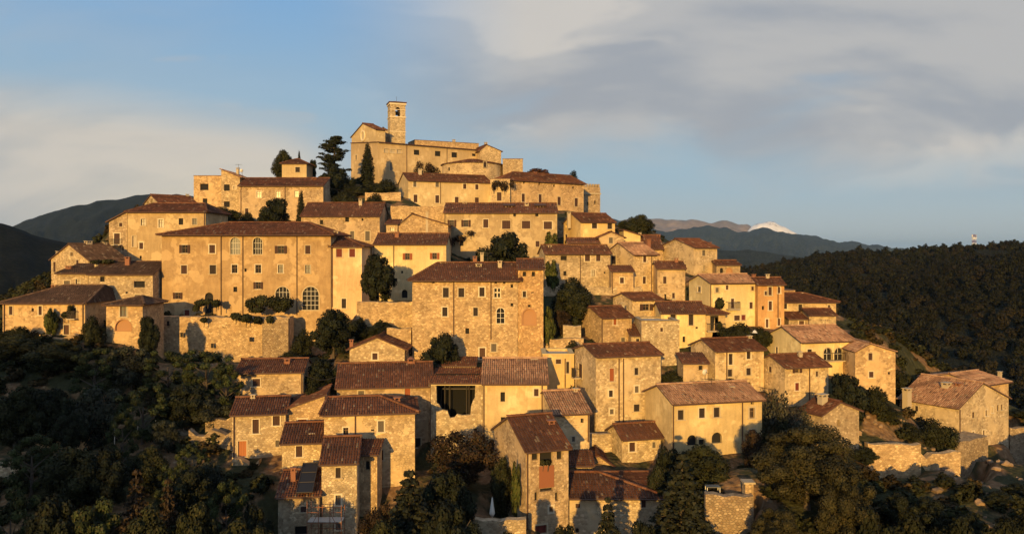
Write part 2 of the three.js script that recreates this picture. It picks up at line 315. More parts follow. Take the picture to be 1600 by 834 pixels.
function house(h) {
  const f = frameOf(h), { a, ca, sa, d, C, W, H, D, rise, type, zr } = f, seed = ++seedN, r = rng(seed);
  h.f = f;
  const g = thing(h.n ?? 'stone_house', h.label, h.cat ?? 'house', C, a, h.group);
  const T = 0.42, EXT = h.ext ?? 5, mat = wallTint(h.w ?? 'st', seed);
  footprints.push({ C, a, W, D });
  const toFront = (px, py) => { const k = (px - 800) / F, t = (k * d - C.x) / (ca - k * sa), dp = d + sa * t; return [t, CY + (HZ - py) / F * dp - C.y, dp]; };
  const toLeft = (px, py) => { const k = (px - 800) / F, t = (C.x - k * d) / (sa + k * ca), dp = d + ca * t; return [t, CY + (HZ - py) / F * dp - C.y, dp]; };
  // wall outlines: front/back along x, sides along depth
  const zk = zr, gableSide = type === 'side', hip = type === 'hip';
  const rx = (h.rx ?? 0.5) * W;
  const tops = { F: [[0, H], [W, H]], B: [[0, H], [W, H]], L: [[0, H], [D, H]], R: [[0, H], [D, H]] };  // along face from its viewer's left end
  if (gableSide) { tops.L = [[0, H + (D - zk > 0 ? 0 : 0)], [D - zk, H + rise], [D, H]]; tops.R = [[0, H], [zk, H + rise], [D, H]]; if (h.zr) tops.B = [[0, H], [W, H]]; }
  if (type === 'front') { tops.F = [[0, H], [rx, H + rise], [W, H]]; tops.B = [[0, H], [W - rx, H + rise], [W, H]]; }
  if (type === 'shed') { tops.L = [[0, H + rise], [D, H]]; tops.R = [[0, H], [D, H + rise]]; tops.B = [[0, H + rise], [W, H + rise]]; }
  if (type === 'shedR') { tops.F = [[0, H + rise], [W, H]]; tops.B = [[0, H], [W, H + rise]]; tops.L = [[0, H + rise], [D, H + rise]]; }
  if (type === 'shedL') { tops.F = [[0, H], [W, H + rise]]; tops.B = [[0, H + rise], [W, H]]; tops.R = [[0, H + rise], [D, H + rise]]; }
  if (type === 'flat') { const p = h.par ?? 0.3; for (const k in tops) tops[k] = tops[k].map(([x, y]) => [x, y + p]); }
  const sidesFull = gableSide || type === 'shed';
  const holes = { F: [], L: [], R: [], B: [] };
  const wins = (h.win ?? []).map(([px, py, w, hh, t = 'w']) => {
    let face = 'F', s, y, dp, ww;
    if (h.x.length === 3 && px < h.x[1]) { face = 'L'; let l; [l, y, dp] = toLeft(px, py); s = D - l; ww = Math.abs(toLeft(px - w / 2, py)[0] - toLeft(px + w / 2, py)[0]); }
    else { [s, y, dp] = toFront(px, py); ww = Math.abs(toFront(px + w / 2, py)[0] - toFront(px - w / 2, py)[0]); }
    const hw = hh / F * dp; ww = Math.max(0.3, ww);
    const tp = tops[face], L = face === 'F' ? W : D;
    const topAt = x => { for (let i = 0; i < tp.length - 1; i++) if (x <= tp[i + 1][0]) return lerp(tp[i][1], tp[i + 1][1], (x - tp[i][0]) / (tp[i + 1][0] - tp[i][0])); return tp[tp.length - 1][1]; };
    ww = Math.min(ww, L - 1.2);
    s = Math.min(L - 0.55 - ww / 2, Math.max(0.55 + ww / 2, s));
    y = Math.min(y, Math.min(topAt(s - ww / 2), topAt(s + ww / 2)) - hw / 2 - 0.12);
    return { face, s, y, w: ww, h: hw, t };
  });
  for (const w of wins) holes[w.face].push(w);
  const parts = [];
  for (const face of 'FLRB') {
    const along = face === 'F' || face === 'B', L = along ? W : D, full = along ? !sidesFull : sidesFull, s0 = full ? 0 : T, s1 = full ? L : L - T;
    const tp = tops[face], S = new THREE.Shape();
    const topAt = x => { for (let i = 0; i < tp.length - 1; i++) if (x <= tp[i + 1][0] + 1e-6) return lerp(tp[i][1], tp[i + 1][1], (x - tp[i][0]) / (tp[i + 1][0] - tp[i][0] || 1)); return tp[tp.length - 1][1]; };
    S.moveTo(s0, -EXT); S.lineTo(s1, -EXT); S.lineTo(s1, topAt(s1)); for (let i = tp.length - 2; i > 0; i--) S.lineTo(tp[i][0], tp[i][1]); S.lineTo(s0, topAt(s0)); S.lineTo(s0, -EXT);
    if (face === 'F' && h.hole) { const p = h.hole.map(([px, py]) => toFront(px, py)); const P = new THREE.Path(); p.forEach(([x, y], i) => i ? P.lineTo(x, y) : P.moveTo(x, y)); P.closePath(); S.holes.push(P); }
    for (const w of holes[face]) S.holes.push(openingPath(new THREE.Path(), w.s, w.y, w.w, w.h, isArch(w.t)));
    const e = new THREE.ExtrudeGeometry(S, { depth: T, bevelEnabled: false, curveSegments: 8 });
    if (face === 'F') e.translate(0, 0, -T);
    if (face === 'B') { e.rotateY(Math.PI); e.translate(W, 0, -D + T); }
    if (face === 'L') { e.rotateY(-Math.PI / 2); e.translate(T, 0, -D); }
    if (face === 'R') { e.rotateY(Math.PI / 2); e.translate(W - T, 0, 0); }
    parts.push(e);
  }
  const wg = merge(parts), uv = wg.attributes.uv, ou = r() * 8, ov = r() * 8;
  for (let i = 0; i < uv.count; i++) uv.setXY(i, uv.getX(i) + ou, uv.getY(i) + ov);
  mesh('wall', wg, mat, g);
  wins.forEach((w, i) => {
    const m = makeWindow(g, w.w, w.h, w.t, seed * 50 + i);
    if (w.face === 'F') m.position.set(w.s, w.y, 0); else { m.position.set(0, w.y, w.s - D); m.rotation.y = -Math.PI / 2; }
  });
  // roof
  const oe = h.oe ?? 0.42, ok = h.ok ?? 0.22, coarse = d > 125 ? 0.34 : d > 95 ? 0.27 : 0.225, rc = h.rc ?? 0;
  let roof = null; const sl = [], rg = [];
  const P = (...q) => q.map(v => V(...v));
  if (type === 'side') {
    const t1 = rise / zk, zb = D - zk, t2 = rise / zb;
    sl.push([P([-ok, H - oe * t1, oe], [W + ok, H - oe * t1, oe], [W + ok, H + rise, -zk], [-ok, H + rise, -zk]), V(0, -t1, 1).normalize()]);
    sl.push([P([-ok, H - oe * t2, -D - oe], [W + ok, H - oe * t2, -D - oe], [W + ok, H + rise, -zk], [-ok, H + rise, -zk]), V(0, -t2, -1).normalize()]);
    rg.push([V(-ok, H + rise, -zk), V(W + ok, H + rise, -zk)]);
  } else if (type === 'front') {
    const t1 = rise / rx, t2 = rise / (W - rx);
    sl.push([P([-oe, H - oe * t1, ok], [rx, H + rise, ok], [rx, H + rise, -D - ok], [-oe, H - oe * t1, -D - ok]), V(-1, -t1, 0).normalize()]);
    sl.push([P([W + oe, H - oe * t2, ok], [rx, H + rise, ok], [rx, H + rise, -D - ok], [W + oe, H - oe * t2, -D - ok]), V(1, -t2, 0).normalize()]);
    rg.push([V(rx, H + rise, ok), V(rx, H + rise, -D - ok)]);
  } else if (type === 'shed') {
    const t = rise / D; sl.push([P([-ok, H - oe * t, oe], [W + ok, H - oe * t, oe], [W + ok, H + rise + ok * t, -D - ok], [-ok, H + rise + ok * t, -D - ok]), V(0, -t, 1).normalize()]);
  } else if (type === 'shedR' || type === 'shedL') {
    const t = rise / W, s = type === 'shedR' ? 1 : -1, xl = s > 0 ? -ok : W + ok, xh = s > 0 ? W + oe : -oe;
    sl.push([P([xl, H + rise + ok * t, oe], [xh, H - oe * t, oe], [xh, H - oe * t, -D - ok], [xl, H + rise + ok * t, -D - ok]), V(s, -t, 0).normalize()]);
  } else if (hip) {
    const t = rise / zk, hl = h.hl ?? zk, hr = h.hr ?? zk, y0 = H - oe * t, ya = V(hl, H + rise, -zk), yb = V(Math.max(hl + 0.05, W - hr), H + rise, -zk);
    const zb = D - zk, yB = y0, ex = oe;
    const c = [V(-ex, y0, oe), V(W + ex, y0, oe), V(W + ex, yB, -D - oe), V(-ex, yB, -D - oe)];
    sl.push([[c[0], c[1], yb, ya], V(0, -(rise + oe * t), zk + oe).normalize()], [[c[2], c[3], ya, yb], V(0, -(rise + oe * t), -(zb + oe)).normalize()]);
    sl.push([[c[3], c[0], ya], V(-(hl + ex), -(rise + oe * t), 0).normalize()], [[c[1], c[2], yb], V(hr + ex, -(rise + oe * t), 0).normalize()]);
    rg.push([ya, yb], [c[0], ya], [c[3], ya], [c[1], yb], [c[2], yb]);
  }
  if (sl.length) roof = addRoof(g, sl, rg, { coarse, rc, seed });
  else { const y = H - 0.05; roof = mesh('roof', box(W - 2 * T + 0.02, 0.2, D - 2 * T + 0.02, W / 2, y - 0.1, -D / 2), M.concrete, g); if (h.cop !== 0) mesh('coping', merge([box(W + 0.12, 0.1, T + 0.12, W / 2, H + (h.par ?? 0.3) + 0.052, -T / 2), box(W + 0.12, 0.1, T + 0.12, W / 2, H + (h.par ?? 0.3) + 0.052, -D + T / 2), box(T + 0.12, 0.098, D - 2 * T - 0.12, T / 2, H + (h.par ?? 0.3) + 0.052, -D / 2), box(T + 0.12, 0.098, D - 2 * T - 0.12, W - T / 2, H + (h.par ?? 0.3) + 0.052, -D / 2)]), h.cop ?? M.deck, g); }
  // eaves course under the roof
  if (sl.length && type !== 'front' && type !== 'shedR' && type !== 'shedL') mesh('cornice', merge([box(W - 0.02, 0.14, 0.1, W / 2, H - 0.14 - oe * 0.0, 0.053), box(W - 0.02, 0.08, 0.18, W / 2, H - 0.03, 0.093)]), M.surround, g);
  // chimneys: [column, row of top, width, height in px, depth share, style]
  const ridgeY = type === 'side' && !h.ch && H > 2.5 && W > 3 ? [[lerp(h.x[h.x.length - 2], h.x[h.x.length - 1], 0.2 + 0.6 * r()), h.top - 7, 5, 9, 0.35 + 0.2 * r(), 0]] : [];
  for (const [px, py, w, hh, fz = 0.4, st = 0] of h.ch ?? ridgeY) {
    const s = D * fz, k = (px - 800) / F, t = (k * (d + ca * s) - C.x + sa * s) / (ca - k * sa), dp = d + sa * t + ca * s;
    const y = CY + (HZ - py) / F * dp - C.y, ww = Math.max(0.4, w / F * dp), h2 = hh / F * dp, gs = [];
    gs.push(box(ww, h2 + 1.6, ww * 0.8, 0, -0.28 - (h2 + 1.6) / 2, 0));
    for (const [sx, sz] of [[-1, -1], [-1, 1], [1, -1], [1, 1]]) gs.push(box(0.12, 0.2, 0.12, sx * (ww / 2 - 0.07), -0.18, sz * (ww * 0.4 - 0.07)));
    if (st === 1) { const q = new THREE.CylinderGeometry(0.02, ww * 0.8, 0.3, 4).toNonIndexed(); q.rotateY(Math.PI / 4); q.translate(0, 0.08, 0); gs.push(q); }
    else gs.push(box(ww + 0.16, 0.07, ww * 0.8 + 0.16, 0, -0.045, 0), box(ww + 0.08, 0.08, ww * 0.8 + 0.08, 0, -0.33, 0));
    const c = mesh('chimney', merge(gs.map(q => { q.deleteAttribute('uv'); return q; })), st === 2 || r() < 0.35 ? M.brick : M.slab, roof); c.position.set(t, y, -s);
  }
  for (const [px, p0, p1] of h.pipe ?? []) { const A = toFront(px, p0), B = toFront(px, p1); mesh('drainpipe', merge([bar(V(A[0], A[1], 0.09), V(B[0], B[1], 0.09), 0.065, 6)]), M.pipe, g); }
  if (h.gutter !== 0 && sl.length && (type === 'side' || type === 'hip' || type === 'shed')) { const yy = H - oe * rise / (type === 'shed' ? D : zk) + 0.02; mesh('gutter', bar(V(-0.1, yy, oe + 0.07), V(W + 0.1, yy, oe + 0.07), 0.07, 6), M.pipe, g); }
  for (const [px, py, w] of h.bal ?? []) {
    const left = h.x.length === 3 && px < h.x[1], [s, y, dp] = (left ? toLeft : toFront)(px, py), ww = Math.max(1.0, w / F * dp), b = new THREE.Group(); b.name = 'balcony'; g.add(b);
    if (left) { b.position.set(0, y, -s); b.rotation.y = -Math.PI / 2; } else b.position.set(s, y, 0);
    mesh('balcony_slab', box(ww, 0.14, 0.8, 0, 0, 0.405), M.slab, b);
    const gs = [box(ww, 0.05, 0.05, 0, 1.0, 0.77), box(0.05, 0.05, 0.72, -ww / 2 + 0.025, 1.0, 0.38), box(0.05, 0.05, 0.72, ww / 2 - 0.025, 1.0, 0.38)];
    for (let i = 0; i <= 12; i++) gs.push(box(0.03, 0.9, 0.03, -ww / 2 + 0.03 + i * (ww - 0.06) / 12, 0.52, 0.77)); mesh('railing', merge(gs), M.iron, b);
  }
  for (const [px, py, w, hh] of h.dorm ?? []) {     // small roof dormers
    const fz = 0.28, s = D * fz, k = (px - 800) / F, dp = d + ca * s, t = (k * dp - C.x + sa * s) / (ca - k * sa), y = CY + (HZ - py) / F * dp - C.y, ww = w / F * dp, h2 = hh / F * dp;
    const dg = mesh('dormer', merge([box(ww, h2, 0.12, 0, 0, -0.3), box(0.12, h2 + 0.2, 1.6, -ww / 2, -0.1, -1.1), box(0.12, h2 + 0.2, 1.6, ww / 2, -0.1, -1.1)]), M.dark, g); dg.position.set(t, y, -s + 0.3);
    mesh('dormer_roof', slabGeo([V(-ww / 2 - 0.5, h2 / 2 + 0.02, 0.25), V(ww / 2 + 0.5, h2 / 2 + 0.02, 0.25), V(ww / 2 + 0.5, h2 / 2 + 0.45, -2.2), V(-ww / 2 - 0.5, h2 / 2 + 0.45, -2.2)], 0.12), M.shBrown, dg);
    mesh('dormer_frame', merge([box(0.1, h2, 0.1, -ww / 2 + 0.05, 0, -0.2), box(0.1, h2, 0.1, ww / 2 - 0.05, 0, -0.2), box(ww, 0.09, 0.12, 0, -h2 / 2, -0.2), box(0.07, h2, 0.07, 0, 0, -0.2)]), M.slab, dg);
  }
  if (h.extra) h.extra(g, f, toFront, toLeft);
  return g;
}

// ---------------------------------------------------------------- the village, house by house
const HOUSES = [
  // western end
  { label: 'long low house at the far western end with hipped grey tiles and brown doors', w: 'ml', x: [3, 132], e: 473, b: 523, top: 447, roof: 'hip', hl: 5, hr: 0.2, d: 102, rc: 2, win: [[16, 485, 5, 13, 's'], [62, 485, 5, 14, 's'], [114, 489, 8, 17, 's'], [50, 484, 3, 5, 'd'], [103, 515, 8, 15, 'D'], [76, 515, 7, 12, 'D'], [90, 511, 5, 6, 'l']], ch: [[84, 445, 7, 9, 0.6, 2], [94, 457, 9, 9, 0.35, 2]], bal: [[114, 498, 13]], pipe: [[6, 476, 520], [129, 476, 520]] },
  { label: 'stone house with a big gable end and one huge round chimney on mossy tiles', x: [79, 137, 197], e: 406, b: 462, top: 382, yaw: 60, d: 118, rc: 2, win: [[111, 397, 4, 6, 'w'], [120, 411, 4, 10, 's'], [128, 414, 3, 5, 'd'], [84, 417, 4, 16, 's']], ch: [[137, 376, 9, 8, 0.5], [90, 392, 5, 8, 0.9], [163, 378, 5, 5, 0.5]] },
  { label: 'low stone annex with two small shutters stuck to the house with the wide dark opening', w: 'sl', x: [88, 137], e: 427, b: 470, top: 415, roof: 'shed', d: 110, rc: 2, win: [[121, 440, 7, 8, 'l'], [104, 444, 9, 11, 'q']], ch: [[107, 415, 8, 12, 0.4]] },
  { label: 'two storey stone house with a wide dark opening under a red lintel', x: [137.5, 238], e: 428, b: 494, top: 410, d: 109, D: 9, rc: 2, win: [[159, 436, 7, 8, 'd'], [217, 444, 17, 10, 'd'], [173, 464, 7, 9, 's'], [214, 463, 8, 5, 'g'], [197, 457, 3, 3, 'h']], ch: [[151, 410, 6, 8, 0.5], [199, 401, 7, 20, 0.35, 2]] },
  { label: 'tiny two storey house with a brick filled arch under its grey door', w: 'ml', n: 'plastered_house', x: [165, 222], e: 476, b: 530, top: 464, roof: 'hip', hl: 3, hr: 1.5, d: 99, D: 6, rc: 2, win: [[192, 486, 10, 17, 'g'], [192, 508, 25, 17, 'B']] },
  { label: 'tall grey-ochre block with four framed top windows behind the long palazzo', w: 'pe', n: 'plastered_house', x: [198.5, 320.6], e: 331, b: 412, top: 319, d: 128, D: 10, roof: 'hip', hl: 2, hr: 2, win: [[223, 347, 7, 10, 'l'], [250.6, 349, 7, 12, 'l'], [282, 346, 7, 10, 'd'], [303.5, 346, 7, 10, 'g'], [220, 384, 6, 10, 's'], [209, 377, 6, 17, 'b'], [219, 402, 3, 5, 'h']], pipe: [[319, 333, 400]] },
  { label: 'narrow stone house with a small iron balcony at the edge of the western skyline', x: [169.4, 198], e: 346, b: 395, top: 331, roof: 'shedL', d: 128.6, D: 8, rc: 2, win: [[188, 351, 5, 6, 's'], [182, 373, 9, 17, 's'], [196, 388, 3, 6, 'd']], bal: [[181, 383, 17]] },
  { label: 'small gabled house with rust tiles peeping above the four window block', x: [225, 247, 307], e: 316, b: 336, top: 305, yaw: 45, d: 140, win: [[230, 316, 2.5, 7, 'd'], [236, 314, 3, 7, 'd']], ch: [[292, 303, 4, 5, 0.5]] },
  { label: 'flat topped stone house with two square dark windows on the upper western brow', w: 'ml', x: [302, 345], e: 277, b: 334, roof: 'flat', d: 161, D: 8, win: [[318.6, 292, 13, 10, 'd'], [319.7, 314, 7, 8, 'd']], bal: [] },
  { label: 'tall stone house with a single pitch roof beside the flat topped house', w: 'st', x: [345, 374], e: 277, b: 336, top: 265, roof: 'shedR', d: 160, D: 9, rc: 1, win: [[348.5, 293, 9, 10, 'd'], [349, 319, 9, 9, 'd'], [366, 293, 4, 5, 'b']], ch: [[371, 262, 4, 7, 0.6]] },
  { label: 'long low stone house with three cream windows below the little hip roofed tower', w: 'mx', x: [372.5, 504.6], e: 290, b: 345, top: 279, d: 156, win: [[404, 304, 7, 10, 'l'], [434, 304, 7, 10, 'l'], [463, 303, 6, 10, 'l'], [385, 333, 5, 15, 's'], [421, 332, 5, 8, 'h']], ch: [[491, 278, 7, 9, 0.4, 2]], pipe: [[376, 291, 335], [445, 291, 320]] },
  { label: 'little square tower house with a pyramid roof and one dark window', n: 'tower_house', w: 'pl', x: [440, 478.5], e: 255, b: 283, top: 249, roof: 'hip', hl: 2.4, hr: 2.4, d: 172, D: 5.2, win: [[464.6, 265, 7, 8, 'k']] },
  // the long palazzo and its neighbours
  { label: 'very long ochre palazzo with arched top windows and a big glazed arch', n: 'palazzo', cat: 'palazzo', w: 'pe', x: [252, 516.5], e: 366, b: 498, top: 349, roof: 'hip', hl: 7.5, hr: 4.4, d: 111, D: 10.5, minPitch: 0.3, oe: 0.6, foot: [0.74, 5],
    win: [[288, 389, 8, 13, 'o'], [331, 389, 9, 13, 's'], [367, 384, 15, 26, 'ag'], [402, 384, 14, 26, 'a'], [438.5, 390, 9, 12, 'o'], [480.6, 390, 8, 13, 's'], [287, 421, 9, 13, 's'], [332, 421, 10, 14, 'k'], [366, 420, 9, 13, 'w'], [383, 422, 3, 5, 'd'], [403, 420, 9, 13, 'w'], [438, 420, 8, 13, 'g'], [480.6, 420.5, 8, 13, 'g'], [403, 446, 7, 11, 'o'], [367, 452, 6, 8, 'd'], [277, 462, 7, 10, 'o'], [441, 461, 22, 26, 'a'], [485, 466, 25, 36, 'a'], [326, 477, 13, 40, 'A'], [291.5, 490, 8, 12, 'DR']],
    pipe: [[345, 368, 492], [379, 368, 490], [463.6, 368, 492]], ch: [[263, 360, 6, 6, 0.3], [418, 353, 7, 7, 0.35, 2], [350, 347, 3, 5, 0.5]] },
  { label: 'pinkish house with two red shuttered windows stuck to the end of the palazzo', n: 'plastered_house', w: 'pp', x: [517.5, 565], e: 385, b: 487, top: 373, roof: 'hip', hl: 0.1, hr: 3, d: 111.3, D: 8, win: [[529.5, 395, 9, 13, 'S'], [550, 395, 9, 13, 'S'], [537, 474, 7, 15, 'k']], ch: [[525, 361, 6, 14, 0.5]], pipe: [[519, 387, 480]] },
  { label: 'long two storey stone house with a broad rust roof behind the end of the palazzo', w: 'mx', x: [470, 593], e: 337, b: 390, top: 318, d: 137, D: 10, win: [[502, 347, 5, 7, 'd'], [542, 343, 6, 7, 'd'], [566, 343, 3, 4, 'h'], [550, 368.6, 6, 15, 'q'], [574, 368.6, 7, 15, 'q']] },
  { label: 'yellow house with open orange shutters above the shrubby terrace wall', n: 'plastered_house', w: 'py', x: [584.7, 697], e: 381, b: 474, top: 366, d: 118, win: [[636.5, 400.7, 7, 10, 'O'], [679, 400, 7, 10, 'O'], [632, 459, 9, 13, 'A'], [628, 425, 3, 4, 'h']], pipe: [[615, 383, 420]], ch: [[620, 362, 6, 12, 0.3]] },
  { label: 'broad stone gable with a tall thin chimney pipe and no windows', x: [622, 700], e: 352, b: 380, top: 335, roof: 'front', rx: 0.28, d: 132, D: 7, minPitch: 0.1, ch: [[667, 330, 3, 36, 0.02]] },
  { label: 'very small lean-to with one square window against the windowless gable', n: 'lean_to', x: [603, 621], e: 350, b: 380, top: 345, roof: 'shed', d: 131.5, D: 4, win: [[617, 358, 6, 6, 'l']] },
  // crown of the hill
  { label: 'church with a round rosette gable and a long wall of square windows on the summit', n: 'church', cat: 'church', w: 'pl', x: [548, 590, 782], e: 222.5, b: 286, top: 224, yaw: 33, d: 188, roof: 'shed', minPitch: 0.05, oe: 0.45, rc: 0,
    win: [[651, 238, 9, 8, 'd'], [684, 240, 9, 8, 'd'], [710, 242, 9, 8, 'd'], [740.6, 242, 6, 4, 'd'], [604, 235.5, 8, 6, 'b'], [614, 236, 8, 6, 'b'], [624, 236.5, 8, 6, 'b'], [611, 260, 4, 13, 'g'], [556, 246, 3, 8, 'g']], pipe: [[635, 225, 276], [698, 230, 275]],
    nave: 1 },
  { label: 'gabled block with a bare stone top standing in front of the bell tower', w: 'st', x: [587, 610], e: 206, b: 224, top: 200, roof: 'front', d: 199, D: 6, win: [] },
  { label: 'pale upper storey with parapet rising behind the church roof', w: 'st', x: [648, 748], e: 221, b: 240, roof: 'flat', yaw: 24, d: 203, D: 6, par: 0.4, ch: [[709, 218, 4, 5, 0.3]] },
  { label: 'small gabled end house with a chimney stub east of the church wall', w: 'st', yaw: 20, x: [750, 783], e: 235, b: 252, top: 226, roof: 'front', rx: 0.3, d: 200, D: 8, ch: [[759, 222, 4, 6, 0.5]] },
  { label: 'roofless stone block beside the round apse', w: 'sl', x: [785.5, 817], e: 250, b: 275, roof: 'flat', d: 181, D: 8, par: 0.25, ch: [[813, 251, 4, 3, 0.2]] },
  { label: 'long yellowish house with eight small shuttered windows below the round apse', n: 'plastered_house', w: 'pl', x: [623, 637.8, 767], e: 281.5, b: 322, top: 271, d: 166, yaw: 20, win: [[648, 288, 5, 8, 'q'], [683, 288, 5, 8, 'q'], [726, 291, 5, 8, 's'], [745, 292, 5, 8, 's'], [649, 310, 6, 12, 's'], [683, 311, 6, 12, 's'], [713.5, 312, 6, 9, 's'], [745, 313, 6, 9, 's']], pipe: [[688, 283, 318]], ch: [[656, 263, 5, 13, 0.4]] },
  { label: 'castle palace with a sloping roofline and a row of tall framed windows', n: 'palazzo', cat: 'palazzo', w: 'mx', x: [796, 912], e: 281, b: 326, top: 268, yaw: 32, d: 166, D: 10, roof: 'hip', hl: 4, hr: 0.2, win: [[819, 284, 3, 4, 'd'], [843, 287, 3, 4, 'd'], [866, 290, 3, 4, 'd'], [896, 293, 3, 4, 'd'], [817.6, 309, 5, 13, 's'], [844, 310, 5, 13, 's'], [873.7, 314, 5, 13, 's'], [900.5, 316, 5, 13, 's']], ch: [[836, 268, 5, 7, 0.5, 2]] },
  { label: 'vine streaked wall house joining the castle palace to the long yellowish house', w: 'mx', x: [766, 797], e: 281, b: 326, roof: 'flat', d: 165, D: 7, par: 0.2, win: [[780, 307, 7, 13, 's']] },
  { label: 'castle tower with a crown of battlements at the eastern end of the summit', n: 'castle_tower', cat: 'tower', w: 'st', x: [912, 938], e: 292, b: 340, roof: 'flat', yaw: 22, d: 186, D: 7, par: 0.02, cop: 0, win: [[919, 318, 2.5, 5, 'd'], [930, 316, 2.5, 5, 'd']],
    extra: (g, f) => { for (let i = 0; i < 6; i++) mesh('merlon', box(f.W / 6 * 0.58, 0.75, 0.4, (i + 0.5) * f.W / 6, f.H + 0.4, -0.2), WM.st, g); for (let i = 0; i < 6; i++) mesh('merlon', box(0.4, 0.75, f.D / 7 * 0.58, f.W - 0.22, f.H + 0.4, -(i + 1.4) * f.D / 7), WM.st, g); mesh('corbel_band', merge([box(f.W + 0.3, 0.3, 0.18, f.W / 2, f.H - 1.5, 0.092), box(0.18, 0.3, f.D, f.W + 0.092, f.H - 1.5, -f.D / 2)]), M.slab, g); } },
  { label: 'broad house with brown shutters and two roof dormers below the castle palace', n: 'plastered_house', w: 'pe', x: [694, 870.6], e: 332, b: 408, top: 318.5, d: 140, D: 10, win: [[706, 349, 6.5, 11, 'o'], [728, 349, 7, 11, 'o'], [759, 349, 8, 13, 's'], [791, 351, 13, 13, 's'], [822, 351, 13, 12, 's'], [856, 352, 13, 12, 's'], [804, 336, 4, 4, 'd'], [839, 336, 5, 4, 'd'], [721, 380, 6, 8, 'd'], [840, 381, 6, 9, 's']], dorm: [[795, 323, 10, 4], [844, 323, 10, 4]], ch: [[823, 317, 6, 7, 0.35], [726, 315, 6, 6, 0.5]], pipe: [[695, 334, 380]] },
  { label: 'yellow and stone house with two dark top windows next to the dormer house', n: 'plastered_house', w: 'py', x: [881, 907.5, 961], e: 346.5, b: 384, top: 334, d: 139, yaw: 15, win: [[929, 350.7, 8, 9, 'k'], [953, 353, 7, 9, 'k'], [885, 353, 3, 5, 'd'], [885, 371, 4, 9, 's']], ch: [[889, 331, 5, 9, 0.5]] },
  { label: 'low strip of house with a thin red roof under the two dark windows', w: 'mx', x: [888, 936], e: 379, b: 392, top: 373, d: 132, D: 5, win: [[902, 385, 3, 4, 'h']] },
  { label: 'little arched gable house with one window in the middle of its front', w: 'ml', x: [936, 975], e: 371, b: 400, top: 363, roof: 'front', d: 133, D: 6, win: [[954.7, 375.5, 6, 9, 'q']] },
  { label: 'long stone house with bare branches and one cream window in its lower row', w: 'st', x: [842, 852, 954], e: 395.6, b: 453, top: 384, d: 120, yaw: 10, win: [[881, 403, 10, 7, 'd'], [918, 403, 8, 10, 's'], [935, 403, 7, 10, 's'], [869.5, 427, 5, 7, 'd'], [883, 427, 5, 7, 'd'], [927, 426.5, 6, 10, 'l'], [945, 426, 3, 3, 'h']], pipe: [[906.7, 397, 446]], ch: [[858.7, 383, 6, 10, 0.4]] },
  { label: 'boxy stone house with one window under a short strip of tiles', w: 'ml', x: [956, 990], e: 424, b: 460, top: 416, roof: 'shed', d: 117, D: 3.5, win: [[972, 438, 6, 9, 's']], pipe: [[957, 425, 458]] },
  { label: 'tall house with a big blank gable and two slim windows one above the other', w: 'mx', x: [945, 990, 1027.5], e: 397.5, b: 460, top: 380, d: 121, yaw: 24, rc: 1, win: [[1007.6, 405, 5, 9, 's'], [1007, 437.5, 5, 11, 's'], [959, 406, 7, 13, 'k']], pipe: [[1018, 399, 456]] },
  { label: 'narrow house with a patchy front and three small openings beside the blank gable', w: 'ml', x: [1027.5, 1071], e: 419, b: 472, top: 410, d: 119, win: [[1039, 437.5, 5, 11, 's'], [1052.6, 462, 4, 9, 's'], [1040, 463, 3, 7, 'd']] },
  { label: 'large house with a broad gable end and long eave on the eastern skyline', w: 'mx', x: [1030, 1084, 1121], e: 386.5, b: 432, top: 374, d: 131, yaw: 26, win: [[1100, 395, 5, 9, 'q'], [1069.7, 418, 6, 10, 's'], [1101, 419, 4, 8, 'l']], ch: [[1108, 378, 6, 8, 0.5, 2]] },
  { label: 'low house with a dark rust roof and no visible windows above the blank gable', w: 'st', x: [994, 1036], e: 388, b: 398, top: 368.5, d: 137, D: 9, ch: [[1029, 366, 5, 6, 0.5]] },
  { label: 'tiny yellow house top between the round tree and the arched gable house', n: 'plastered_house', w: 'py', x: [975, 1001], e: 368, b: 384, top: 360, roof: 'shedR', d: 139, D: 6, ch: [[976, 359, 5, 6, 0.3], [1000, 363, 4, 6, 0.3]] },
  { label: 'small low house with an arched door and walled arch below the eastern skyline', w: 'st', x: [1120, 1157], e: 414, b: 433, top: 409.5, d: 130, D: 6, win: [[1124.5, 424, 5, 11, 'A'], [1140, 424, 9, 10, 'B']] },
  // eastern terraces
  { label: 'white-yellow house with an iron balcony and a gable end toward the hill', n: 'plastered_house', w: 'py', x: [1077, 1110, 1184], e: 442, b: 510, top: 430, d: 107, yaw: 15, rc: 1, win: [[1121, 453, 5, 7, 'q'], [1136.5, 449, 4, 7, 's'], [1177, 450.6, 4, 6, 's'], [1145, 474, 5, 15, 's'], [1174, 477, 5, 10, 's'], [1152, 496.6, 9, 8, 's'], [1162, 496, 6, 8, 'S'], [1124, 476, 9, 8, 'g'], [1093, 452, 5, 8, 'q'], [1093, 474, 8, 7, 'q']], bal: [[1143.5, 483, 21]], pipe: [[1110.5, 444, 500]], ch: [[1178, 428, 5, 6, 0.5, 2]] },
  { label: 'brown-orange rendered house with pairs of slim shutters', n: 'plastered_house', w: 'po', x: [1184.5, 1226], e: 444, b: 514, top: 435, d: 107.6, win: [[1203.7, 454.7, 5, 13, 's'], [1204, 477.5, 5, 14, 's'], [1197, 458, 3, 6, 's'], [1192, 481, 2.5, 6, 'd'], [1219, 453, 3.5, 10, 's'], [1199, 505, 4, 13, 'D'], [1220, 503, 4, 11, 'D']], pipe: [[1216, 446, 508]] },
